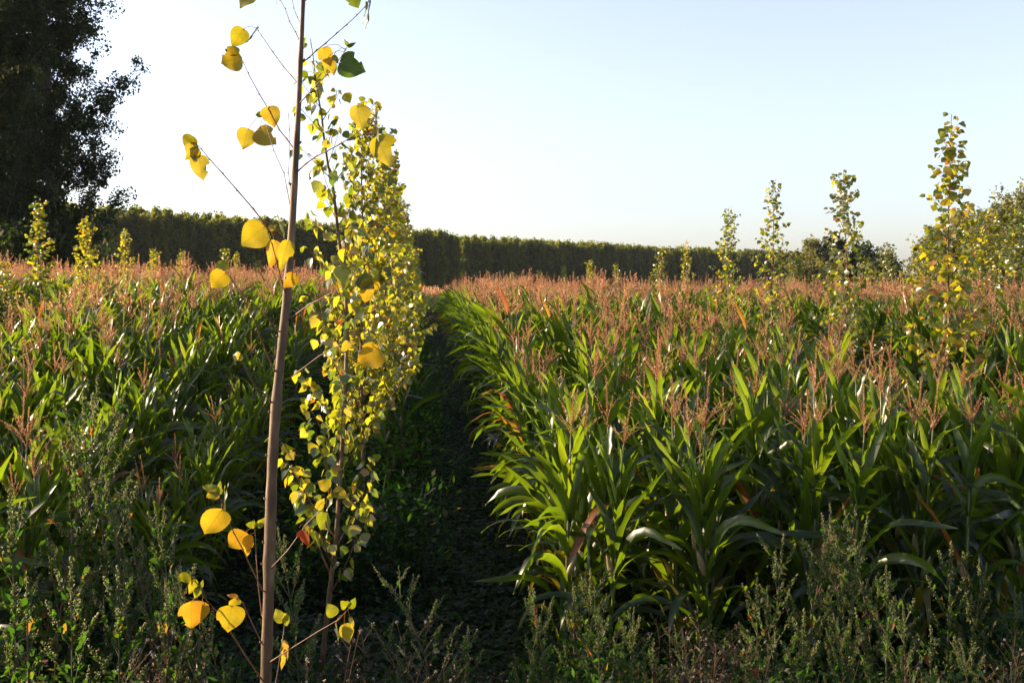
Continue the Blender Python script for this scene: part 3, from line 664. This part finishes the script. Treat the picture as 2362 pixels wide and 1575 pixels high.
for i, (px, d, ty) in enumerate(right):
    put_sapling(P(px, ty, d).x, d, top_at(ty, d), SN[i % 4], rl[i] if i < 6 else 'small poplar peeping over tassels before the dark wood, %s from the path' % NTH[10 - i], 1.3)
outer = [(2355, 22.5, 478), (2290, 25, 480), (2222, 27.5, 498), (2165, 30, 520), (2130, 32.5, 556), (2046, 36, 560), (2010, 38.5, 600), (1925, 42, 602), (1900, 45.5, 612), (1845, 50, 590), (1820, 56, 600), (2340, 24, 520), (2255, 29, 530)]
for i, (px, d, ty) in enumerate(outer):
    put_sapling(P(px, ty, d).x, d, top_at(ty, d), SP[(i * 3) % 4], 'leafy yellow green poplar of the outer right line, %s from the right edge' % NTH[sorted(outer, key=lambda q: -q[0]).index((px, d, ty))] if i != 99 and sorted(outer, key=lambda q: -q[0]).index((px, d, ty)) < 12 else 'small poplar of the outer right line, farthest left', 1.8)

# ------------------------------------------------------------------ trees
def tree(seed, Ht, rfun, nl, per, lsz, trunk_r, z0=.12, ascend=60, clump=.6, tints=(0, 1), forks=1, gold=0.0):
    """trunk + limbs mesh and crown mesh; rfun(f) = crown radius at relative height"""
    R = random.Random(seed); U = R.uniform; rng = np.random.default_rng(seed); tr = MB()
    pts = [Vector((U(-.012, .012) * Ht * i / 8, U(-.012, .012) * Ht * i / 8, Ht * i / 8)) for i in range(9)]
    tr.tube(pts, [trunk_r * (1 - .93 * i / 8) for i in range(9)], 8, 0, .5)
    C = []; Sg = []
    for i in range(nl):
        f = z0 + (1 - z0) * (i + U(0, 1)) / nl; r = rfun(f) * (U(.65, 1.12) if ascend != 50 else U(.4, 1.25)); az = i * 2.4 + U(-.5, .5)
        el = math.radians(ascend + U(-15, 12)); zf = f * Ht
        tip = Vector((math.cos(az) * r, math.sin(az) * r, zf)); root = Vector((0, 0, max(.03 * Ht, zf - r * math.tan(el))))
        a, b_ = int(min(7, root.z / Ht * 8)), 0
        root += pts[a] - Vector((0, 0, pts[a].z)); mid = root.lerp(tip, .5) + Vector((0, 0, -.06 * r))
        rr = max(.012, trunk_r * .22 * (1 - f) + .01)
        tr.tube([root, mid, tip], [rr, rr * .6, rr * .2], 4, 0, .5, cap=False)
        nc = max(2, int(per))
        for k in range(nc):
            t = U(.25, 1.05); q = (root.lerp(mid, t * 2) if t < .5 else mid.lerp(tip, t * 2 - 1)); s = clump * U(.5, 1.25)
            q = q + Vector((U(-1, 1), U(-1, 1), U(-1, 1))) * s * .8; C.append(q); Sg.append(s)
    C = np.array(C); Sg = np.array(Sg); return tr, C, Sg, rng, lsz, tints, gold
def crown(C, Sg, rng, lsz, tints, npc, gold=0.0, flat=1.0):
    n = len(C) * npc; g3 = rng.normal(size=(n, 3)); g3 /= np.linalg.norm(g3, axis=1)[:, None]; g3 *= rng.random(n)[:, None] ** .45
    P0 = np.repeat(C, npc, 0) + g3 * np.repeat(Sg, npc)[:, None] * np.array([.95, .95, .95 * flat])
    d = rng.normal(size=(n, 3)); d /= np.linalg.norm(d, axis=1)[:, None]
    e = rng.normal(size=(n, 3)); e -= d * (e * d).sum(1)[:, None]; e /= np.linalg.norm(e, axis=1)[:, None]
    s = (lsz * rng.uniform(.6, 1.3, n))[:, None]
    V = np.stack([P0 - d * s * .55, P0 + e * s * .38, P0 + d * s * .6, P0 - e * s * .38], 1).reshape(-1, 3)
    mb = MB(); mb.v = [tuple(p) for p in V.tolist()]; mb.uv = [(0., 0.)] * len(mb.v)
    mb.f = [(4 * i, 4 * i + 1, 4 * i + 2, 4 * i + 3) for i in range(n)]; mb.m = [0] * n
    ct = np.repeat(rng.uniform(tints[0], tints[1], len(C)), npc) * .7 + rng.uniform(tints[0], tints[1], n) * .3
    if gold: ct = np.where(rng.random(n) < gold, 1.0, ct * .88)
    mb.t = [float(q) for q in ct]; return mb
def plant_tree(name, label, x, y, seed, Ht, rfun, nl, per, npc, lsz, tr_r, mat, group=None, cat='tree', z=None, **kw):
    tr, C, Sg, rng, ls, ti, gold = tree(seed, Ht, rfun, nl, per, lsz, tr_r, **kw)
    e = empty(name, (x, y, ground(x, y) if z is None else z)); tag(e, label, cat, group)
    tr.build('trunk', M['bark'], e); crown(C, Sg, rng, ls, ti, npc, gold).build('crown', mat, e, smooth=False); return e
def col_r(R, low=.5):    # columnar poplar profile
    return lambda f: R * (low + (1 - low) * min(1, f / .45)) * (1 if f < .7 else max(.08, (1 - f) / .3) ** .7)
G = 'big dark poplars at the left'
for i, (px, d, Ht, rad, lab) in enumerate([(118, 56, 26, 3.9, 'tall dark poplar against the sky, rightmost of the big trees at left'),
        (60, 60, 27, 3.4, 'tall dark poplar with two visible stems, behind the left edge saplings'),
        (-30, 53, 22, 3.2, 'tall dark poplar cut by the left edge of the photo'),
        (-220, 57, 22, 4.0, 'tall dark poplar just beyond the left edge')]):
    plant_tree('poplar_tree', lab, P(px, 665, d).x, d, 500 + i, Ht, col_r(rad, .42 if i == 0 else .6), 100 if i < 3 else 60, 16, 68 if i < 3 else 16, .14 if i < 3 else .3, .32, M['tree_leaf'], G, z0=.04, clump=.55, ascend=50, gold=.012)
# scrub at their feet
for i, (px, d, h, r) in enumerate([(30, 50, 4.2, 2.6), (130, 52, 4.6, 2.8), (190, 66, 5.2, 3.0), (205, 90, 8.0, 4)]):
    plant_tree('shrub', ['dark shrub under the big poplars at the left edge', 'dark shrub under the rightmost big poplar', 'dark low tree filling between big poplars and wood', 'dark low tree at the left end of the wood'][i], P(px, 665, d).x, d, 540 + i, h, lambda f, r=r: r * math.sin(PI * min(.97, .25 + f * .7)), 40, 5, 26, .2, .08, M['tree_leaf'], cat='shrub' if i < 2 else 'tree', z0=.05, clump=.7, ascend=30)
# the planted wood
wood = []
for s in range(4):
    tr, C, Sg, rng, ls, ti, gd = tree(600 + s, 20, lambda f: 2.4 * (.8 + .2 * min(1, f / .4)) * (1 if f < .68 else max(.06, (1 - f) / .32) ** .75), 84, 4, .42, .16, z0=.02, clump=.85, ascend=62)
    cm = crown(C, Sg, rng, .5, (0, 1), 26, flat=1.6); j = MB(); tr.m = [1] * len(tr.f); j.merge(cm); j.merge(tr); wood.append(j.mesh('wood_tree', [M['far_leaf'], M['bark']], False))
wpts = []
def wood_block(A, B, depth, sp=3.1, hs=1.0, ex=0.0):
    """rows of trees between ground points A and B, 'depth' rows deep away from the camera"""
    A = Vector(A); B = Vector(B); d = (B - A); n = int(d.length / sp); u = d.normalized(); w = Vector((-u.y, u.x)) if -u.y * A.x + u.x * A.y > 0 else Vector((u.y, -u.x))
    for r in range(depth):
        for k in range(n + 1):
            q = A + u * (k * sp) + w * (r * sp * (1.2 if r < 4 else 2.0)) + Vector((R0.uniform(-.5, .5), R0.uniform(-.5, .5)))
            wpts.append((q.x, q.y, ground(q.x, q.y), 0, 0, R0.uniform(0, 6.28), hs * (1 + .012 * r) * R0.uniform(.94, 1.05), R0.randrange(4)))
def gp(px, d): return (P(px, 665, d).x, d)
wood_block(gp(110, 224), gp(1065, 350), 9, hs=1.0)
wood_block(gp(1065, 372), gp(1500, 460), 8, hs=1.0)
wood_block(gp(1500, 460), gp(1960, 560), 7, sp=4.4, hs=1.0)
scatter('poplar_wood', wpts, wood, 'far planted poplar wood, dark with sunlit yellow green tops, along the horizon', 'wood')
# right-hand trees
def dome(r): return lambda f: r * math.sin(PI * min(.98, .22 + f * .72)) ** .8
RT = [(1875, 170, 10.3, 4.6, 'rounded grey green tree right of the wood, left of the thin sapling spire'), (1925, 172, 10.6, 4.0, 'rounded dark tree directly behind the thin sapling spire'),
      (1990, 168, 9.2, 3.8, 'dark tree right of the thin sapling spire, stepping down'), (2043, 160, 7.6, 3.0, 'pointed dark tree with a lone tip at the end of the dark group'), (2083, 150, 4.4, 2.6, 'small bushy tree, last and lowest of the dark group')]
for i, (px, d, h, r, lab) in enumerate(RT):
    plant_tree('broadleaf_tree', lab, P(px, 665, d).x, d, 700 + i, h * 1.08, dome(r), 70, 5, 34, .34, .2, M['tree_leaf' if i != 0 else 'willow_leaf'], 'trees closing the field at the right', z0=.08, clump=.8, ascend=40)
RT2 = [(2168, 74, 6.2, 3.0, 'low outermost bush of the big grey green trees at right'), (2222, 78, 7.8, 3.2, 'big grey green tree behind the tallest right sapling'), (2290, 76, 7.8, 3.0, 'big grey green tree, middle of the right edge group'),
       (2350, 72, 9.0, 3.2, 'tallest grey green tree at the right edge'), (2440, 74, 9, 4.0, 'grey green tree cut by the right edge')]
for i, (px, d, h, r, lab) in enumerate(RT2):
    plant_tree('broadleaf_tree', lab, P(px, 665, d).x, d, 720 + i, h, dome(r), 80, 5, 26, .22, .2, M['willow_leaf'], 'grey green trees at the right edge', z0=.05, clump=.7, ascend=40, gold=.03)
# far hill and the overhead line
hm = solid_mat('far hill', [(0, (0.10, 0.16, 0.20)), (1, (0.13, 0.19, 0.22))], scale=.01)
hb = MB(); hx = list(np.arange(-3600, 3700, 100)); hv = []
for j, yy in enumerate((3400, 3700, 4000, 4500)):
    for x in hx: hv.append((x, yy, [-2, 20, 27, -2][j] * (1 + .25 * math.sin(x * .0013 + 1) + .1 * math.sin(x * .004))))
nh = len(hx); hb.add(hv, [(j * nh + i, j * nh + i + 1, (j + 1) * nh + i + 1, (j + 1) * nh + i) for j in range(3) for i in range(nh - 1)])
tag(hb.build('hills', hm), kind='structure')

# ------------------------------------------------------------------ air
hz = bpy.data.materials.new('air'); hz.use_nodes = True; hz.node_tree.nodes.clear()
pv = hz.node_tree.nodes.new('ShaderNodeVolumePrincipled'); ho = hz.node_tree.nodes.new('ShaderNodeOutputMaterial')
pv.inputs['Color'].default_value = (0.86, 0.92, 1.0, 1); pv.inputs['Density'].default_value = 0.00005; pv.inputs['Anisotropy'].default_value = 0.35
hz.node_tree.links.new(pv.outputs[0], ho.inputs['Volume'])
hbx = MB(); a_, b_ = (-900, -700, -60), (1100, 5200, 70)
hbx.add([(x, y, z) for z in (a_[2], b_[2]) for y in (a_[1], b_[1]) for x in (a_[0], b_[0])], [(0, 2, 3, 1), (4, 5, 7, 6), (0, 1, 5, 4), (2, 6, 7, 3), (0, 4, 6, 2), (1, 3, 7, 5)])
tag(hbx.build('haze', hz, smooth=False), kind='stuff')

# ------------------------------------------------------------------ weeds
def blob(mb, p, s, t, R):
    a = R.uniform(0, 6.28); d = Vector((math.cos(a), math.sin(a), R.uniform(-.5, .8))); e = d.orthogonal().normalized(); g_ = d.cross(e).normalized()
    mb.add([p + d * s, p + e * s, p - d * s * .6, p - e * s, p + g_ * s], [(0, 1, 4), (1, 2, 4), (2, 3, 4), (3, 0, 4)], 0, t)
def goosefoot(seed, Ht=1.3, nb=16, spike=1.0, leafy=1.0, lean=.1, arch=0.0, fine=.0062, side=1):
    R = random.Random(seed); U = R.uniform; st, lv, sd = MB(), MB(), MB()
    lx, ly = U(-lean, lean), U(-lean, lean)
    def sp(t): return Vector((lx * t * t * Ht - arch * t ** 2.2 * Ht * .5, ly * t * t * Ht, Ht * t * (1 - .15 * arch * t)))
    st.tube([sp(i / 9) for i in range(10)], [.0075 * (1 - .8 * i / 9) for i in range(10)], 5, 0, U(.2, .9))
    def spike_on(p, d, L):
        n = int(L / .0075 * spike)
        for k in range(n):
            t = k / n; q = p + d * (L * t); w = .014 * (1 - t) ** .7 + .003
            for _ in range(3): blob(sd, q + Vector((U(-1, 1), U(-1, 1), U(-1, 1))) * w, U(.6, 1.2) * fine, U(0, 1), R)
        m = int(L / .035)
        for k in range(m):     # short side tufts
            q = p + d * (L * k / m * .85); a = U(0, 6.28); e = (d + Vector((math.cos(a), math.sin(a), .1)) * .9).normalized(); l = U(.02, .055) * (1 - .6 * k / m)
            for z in range(int(l / .005)): blob(sd, q + e * (z * .005) + Vector((U(-1, 1), U(-1, 1), U(-1, 1))) * .004, U(.5, 1.0) * fine, U(0, 1), R)
    def wleaf(p, out, L):
        T = (out + Vector((U(-.4, .4), U(-.4, .4), U(-.5, .4)))).normalized(); N = Vector((U(-1, 1), U(-1, 1), 1)); N = (N - T * N.dot(T)).normalized(); s = T.cross(N)
        w = L * U(.16, .30); c = [p + T * L * k for k in (0, .35, .7, 1)]
        q = R.random(); ti = U(.2, .7) if q < .93 else U(.85, 1)
        lv.add([c[0], c[1] - s * w + N * w * .2, c[1] - N * 0, c[1] + s * w + N * w * .2, c[2] - s * w * .7, c[2] - Vector((0, 0, L * .05)), c[2] + s * w * .7, c[3] - Vector((0, 0, L * .15))],
               [(0, 2, 1), (0, 3, 2), (1, 2, 5, 4), (2, 3, 6, 5), (4, 5, 7), (5, 6, 7)], 0, ti)
    spike_on(sp(.78), (sp(1) - sp(.78)).normalized(), Ht * .22)
    for i in range(nb):
        f = .12 + .74 * (i + U(0, .8)) / nb; p = sp(f); az = i * 2.4 + U(-.5, .5); L = (.16 + .36 * (1 - f)) * Ht * U(.7, 1.15) * .75; el = math.radians(U(40, 65))
        d = Vector((math.cos(az) * math.cos(el), math.sin(az) * math.cos(el), math.sin(el))); pts = [p]
        for k in range(4): d = (d + Vector((0, 0, .12 - .25 * arch))).normalized(); pts.append(pts[-1] + d * L / 4)
        st.tube(pts, [.0035, .003, .0025, .002, .0012], 4, 0, U(.2, .9), cap=False)
        spike_on(pts[2], (pts[4] - pts[2]).normalized(), L * .52)
        for k in range(int(L / .03 * leafy)): t = U(.1, .8) * 4; a = min(3, int(t)); wleaf(pts[a].lerp(pts[a + 1], t - a), d * .7, U(.03, .065))
    for k in range(int(30 * leafy)): wleaf(sp(U(.08, .85)), Vector((U(-1, 1), U(-1, 1), .2)), U(.03, .06))
    return st, lv, sd
def dryweed(seed, Ht=.7):
    R = random.Random(seed); U = R.uniform; st, hd, fl = MB(), MB(), MB()
    for s in range(R.randint(3, 6)):
        a = U(0, 6.28); k = U(.05, .35); top = Vector((math.cos(a) * k, math.sin(a) * k, 1)) * Ht * U(.6, 1); st.tube([(0, 0, 0), top * .5 + Vector((0, 0, .03)), top], [.003, .002, .0012], 4, 0, U(.2, .9), cap=False)
        for b in range(R.randint(5, 9)):
            q = top * U(.5, 1.0); az = U(0, 6.28); e = q + Vector((math.cos(az), math.sin(az), U(.6, 1.6))) * U(.04, .10); st.tube([q, e], [.0013, .0009], 3, 0, U(.2, .9), cap=False)
            if R.random() < .16:
                for _ in range(16): blob(fl, e + Vector((U(-1, 1), U(-1, 1), U(-1, 1))) * .006, .0035, U(0, 1), R)
            else:
                for _ in range(7): blob(hd, e + Vector((U(-1, 1), U(-1, 1), U(-1, 1))) * .006, .0042, U(0, 1), R)
        for b in range(14):
            q = top * U(.1, .9); v = Vector((U(-1, 1), U(-1, 1), U(-.3, .8))).normalized(); w = v.orthogonal().normalized() * .004; l = U(.03, .06)
            hd.add([q - w, q + w, q + v * l], [(0, 1, 2)], 0, U(0, .6))
    return st, hd, fl
def millet(seed, Ht=.75):
    R = random.Random(seed); U = R.uniform; st, hd = MB(), MB(); top = Vector((U(-.08, .08), U(-.05, .05), Ht)); st.tube([(0, 0, 0), top * .5, top], [.003, .0024, .0014], 4, 0, .7)
    for k in range(9):
        f = 1 - k * .045; q = top * f; a = k * 2.6; d = Vector((math.cos(a) * .8, math.sin(a) * .8, .75)).normalized(); l = .03 + .009 * k
        st.tube([q, q + d * l], [.0012, .0008], 3, 0, .8, cap=False)
        for z in range(int(l / .0035)):
            for _ in range(2): blob(hd, q + d * z * .0035 + Vector((U(-1, 1), U(-1, 1), U(-1, 1))) * .003, .0028, U(0, 1), R)
    for k in range(3):
        q = top * (.2 + .22 * k); a = U(0, 6.28); v = Vector((math.cos(a), math.sin(a), .9)).normalized(); s = v.cross(Vector((0, 0, 1))).normalized() * .005
        hd.add([q - s, q + s, q + v * .12 + s, q + v * .12 - s, q + v * .2 - Vector((0, 0, .05))], [(0, 1, 2, 3), (3, 2, 4)], 0, .3)
    return st, hd
GW = []
for i, kw in enumerate([dict(Ht=1.35, nb=18), dict(Ht=1.2, nb=14, lean=.2), dict(Ht=1.0, nb=12, leafy=1.4), dict(Ht=1.3, nb=22, arch=.5, leafy=.5, fine=.0052, spike=.7), dict(Ht=.8, nb=9, leafy=1.5), dict(Ht=1.45, nb=24, leafy=1.2, lean=.15)]):
    s_, l_, d_ = goosefoot(800 + i, **kw); GW.append((s_.mesh('weed_stem', M['weed_stem']), l_.mesh('weed_leaves', M['weed_leaf']), d_.mesh('weed_seeds', M['weed_seed']), kw['Ht']))
DW = []
for i in range(4):
    s_, h_, f_ = dryweed(830 + i); DW.append((s_.mesh('dry_stem', M['dry_stem']), h_.mesh('dry_heads', M['dry_head']), f_.mesh('seed_fluff', M['fluff']), .7))
ML = []
for i in range(2):
    s_, h_ = millet(850 + i); ML.append((s_.mesh('grass_stem', M['dry_stem']), h_.mesh('grass_heads', M['dry_head']), .75))
def put_weed(px, py, d, v, label, cat='weed', kind='goosefoot_plant', parts=('stem', 'leaves', 'seed_heads'), rz=None, R=R0, group='tall weeds along the field edge'):
    """py = where its tip shows"""
    q = P(px, py, d); z = ground(q.x, d); s = max(.3, (q.z - z) / v[-1])
    e = empty(kind, (q.x, d, z), R.uniform(0, 6.28) if rz is None else rz, s); e.scale = (s * .9 if s > 1.1 else s,) * 2 + (s,)
    for nme, me in zip(parts, v[:-1]): link(nme, me, e)
    tag(e, label, cat, group); return e
WL = [ # px, tip y, d, variant, label
 (175, 868, 7.2, 5, 'tallest goosefoot weed with seedy spikes, before the left maize'),
 (232, 965, 7.4, 0, 'goosefoot weed just right of the tallest one at left'),
 (110, 1010, 7.0, 1, 'pale goosefoot weed left of the tallest one'),
 (300, 1085, 6.9, 0, 'slim goosefoot weed with a single tip, between two taller ones at left'),
 (352, 1105, 7.1, 1, 'goosefoot weed leaning right, third tip from the dark furrow at left'),
 (410, 1150, 6.6, 0, 'bushy goosefoot weed nearest the dark furrow at left'),
 (30, 1120, 6.6, 2, 'leafy goosefoot weed at the left edge'),
 (455, 1290, 6.4, 1, 'low goosefoot weed beside the nearest poplar, left of its yellow leaves'),
 (385, 1330, 6.1, 4, 'low leafy weed under the bushy goosefoot at left'),
 (160, 1280, 6.1, 2, 'dark leafy weed in the lower left'),
 (60, 1330, 5.9, 4, 'dark leafy weed in the lower left corner'),
 (270, 1300, 6.0, 2, 'dark leafy weed low between the left goosefoots'),
 (525, 1395, 6.3, 1, 'small goosefoot weed left of the nearest trunk foot'),
 (692, 1213, 6.6, 0, 'goosefoot weed just right of the nearest trunk'),
 (1005, 1248, 7.0, 3, 'feathery weed arching left, alone in the dark furrow'),
 (955, 1400, 6.6, 3, 'lower feathery weed under the arching one in the furrow'),
 (1075, 1440, 6.4, 2, 'dark weed right of the feathery weed'),
 (1355, 1300, 6.5, 0, 'tallest pale goosefoot in the clump under the corner maize'),
 (1275, 1362, 6.3, 1, 'pale goosefoot at the left of the clump under the corner maize'),
 (1325, 1340, 6.7, 4, 'slim goosefoot inside the clump under the corner maize'),
 (1200, 1395, 6.2, 1, 'thin leaning goosefoot left of the corner maize clump'),
 (1455, 1385, 6.2, 5, 'broad pale goosefoot at the right of the corner maize clump'),
 (1385, 1400, 6.0, 2, 'reddish stemmed low goosefoot in the corner maize clump'),
 (1440, 1310, 7.2, 3, 'dark feathery weed behind the corner maize clump'),
 (1505, 1470, 6.0, 4, 'low weed right of the corner maize clump'),
 (1615, 1400, 6.8, 3, 'thin dark weed under the second maize row at right'),
 (1785, 1235, 7.0, 0, 'goosefoot weed leftmost of the big right-hand clump'),
 (1860, 1200, 7.2, 1, 'goosefoot weed in the left half of the big right-hand clump'),
 (1925, 1166, 7.2, 5, 'tallest goosefoot of the big right-hand clump'),
 (1962, 1225, 7.0, 0, 'goosefoot weed in the middle of the big right-hand clump'),
 (2025, 1168, 7.3, 1, 'goosefoot weed with upright tip, right half of the big clump'),
 (2065, 1190, 7.1, 3, 'goosefoot weed leaning right out of the big clump'),
 (2050, 1300, 6.7, 2, 'low goosefoot right of the big clump'),
 (2095, 1370, 6.5, 1, 'small goosefoot under the right flank of the big clump'),
 (1750, 1330, 7.0, 2, 'dark weed left of the big right-hand clump'),
 (1730, 1470, 6.0, 4, 'slim goosefoot tip low, left under the big clump'),
 (1775, 1465, 6.1, 1, 'second slim low goosefoot under the big clump'),
 (1850, 1400, 6.2, 2, 'low goosefoot with yellowing leaves beneath the big clump'),
 (1960, 1420, 6.1, 5, 'broad low goosefoot at the foot of the big clump'),
 (2190, 1245, 7.3, 2, 'dim leafy goosefoot right of the big clump'),
 (2235, 1290, 7.3, 0, 'dim goosefoot before the last right-hand maize'),
 (2150, 1440, 6.4, 4, 'dark low weed between the two right-hand clumps'),
 (2310, 1455, 6.2, 3, 'feathery pale weed in the lower right corner'),
 (2345, 1350, 7.2, 2, 'dark weed at the right edge'),
 (2250, 1480, 6.2, 1, 'dark low goosefoot left of the corner feathery weed'),
]
for (a, b_, d, vi, lab) in WL: put_weed(a, b_, d, GW[vi], lab, rz=(R0.uniform(-.5, .5) if vi == 3 else None))
Rw = random.Random(77)
for i in range(34):
    a = Rw.choice([Rw.uniform(680, 1180), Rw.uniform(680, 1180), Rw.uniform(2080, 2362), Rw.uniform(1500, 1750), Rw.uniform(0, 600)])
    put_weed(a, Rw.uniform(1440, 1560), Rw.uniform(5.6, 7.2), DW[i % 4], 'dry brown weed with white seed fluff, low at the bottom of the photo' , 'weed', 'dry_weed', ('stem', 'seed_heads', 'fluff'), group='dry brown weeds along the bottom', R=Rw)
put_weed(1555, 1450, 6.2, ML[0], 'brown millet grass stalk standing alone at bottom centre right', 'grass stalk', 'millet_grass', ('stem', 'seed_head'), group='millet grass')
put_weed(1655, 1480, 6.1, ML[1], 'drooping brown millet grass right of the lone stalk', 'grass stalk', 'millet_grass', ('stem', 'seed_head'), group='millet grass')

# ground cover
def herb(seed, dark=.4):
    R = random.Random(seed); U = R.uniform; b = MB()
    for k in range(46):
        p = Vector((U(-.22, .22), U(-.22, .22), U(.02, .20))); a = U(0, 6.28); T = Vector((math.cos(a), math.sin(a), U(-.3, .5))).normalized(); N = Vector((U(-.5, .5), U(-.5, .5), 1)); s = T.cross(N).normalized(); L = U(.03, .085); w = L * U(.25, .4)
        b.add([p, p + T * L * .45 - s * w, p + T * L, p + T * L * .45 + s * w], [(0, 1, 2, 3)], 0, U(.0, .4))
    for k in range(16):
        p = Vector((U(-.2, .2), U(-.2, .2), 0)); v = Vector((U(-.3, .3), U(-.3, .3), 1)) * U(.1, .26); s = Vector((.002, 0, 0))
        b.add([p - s, p + s, p + v], [(0, 1, 2)], 0, U(.2, .85))
    return b.mesh('ground_herbs', M['weed_leaf'])
def bramble(seed):
    R = random.Random(seed); U = R.uniform; b = MB()
    for k in range(150):
        z = U(.05, .5); r = .24; p = Vector((U(-r, r), U(-r, r), z)); T = Vector((U(-1, 1), U(-1, 1), U(-.3, .8))).normalized(); s = T.orthogonal().normalized(); L = U(.02, .055); w = L * U(.15, .3)
        b.add([p, p + T * L * .45 - s * w, p + T * L, p + T * L * .45 + s * w], [(0, 1, 2, 3)], 0, U(.0, .5) if R.random() < .95 else U(.85, 1))
    for k in range(14):
        p = Vector((U(-.15, .15), U(-.15, .15), 0)); v = Vector((U(-.3, .3), U(-.3, .3), 1)) * U(.3, .6); b.tube([p, p + v], [.0022, .001], 3, 0, .5, cap=False)
    return b.mesh('ground_bush', M['weed_leaf'])
herbs = [herb(900 + i) for i in range(4)] + [bramble(920 + i) for i in range(3)]
hp = []; Rg = random.Random(8)
for i in range(11000):
    y = 3.5 + 40 * Rg.random() ** 1.8; x = Rg.uniform(-.56, .56) * y; l = lat(x, y)
    edge = (y < 9.8) or (-1.9 < l < .9)
    if not edge and Rg.random() < .6: continue
    k = Rg.randrange(4)
    if y < 8.2 and Rg.random() < .22: k = 4 + Rg.randrange(3)
    sc = Rg.uniform(.6, 1.3)
    if k > 3 and 600 < 1181 + F * x / y < 1250: sc *= .6
    if 9.8 < y and -1.5 < l < -.1 and Rg.random() < .35: k = 4 + Rg.randrange(3); sc = Rg.uniform(1.0, 2.2)
    hp.append((x, y, ground(x, y) - .01, 0, 0, Rg.uniform(0, 6.28), sc, k))
scatter('ground_cover', hp, herbs, 'low dark green weeds carpeting the furrow and the bank', 'ground cover')
print('objects', len(bpy.data.objects), 'corn', len(plants), len(pts), 'wood', len(wpts))
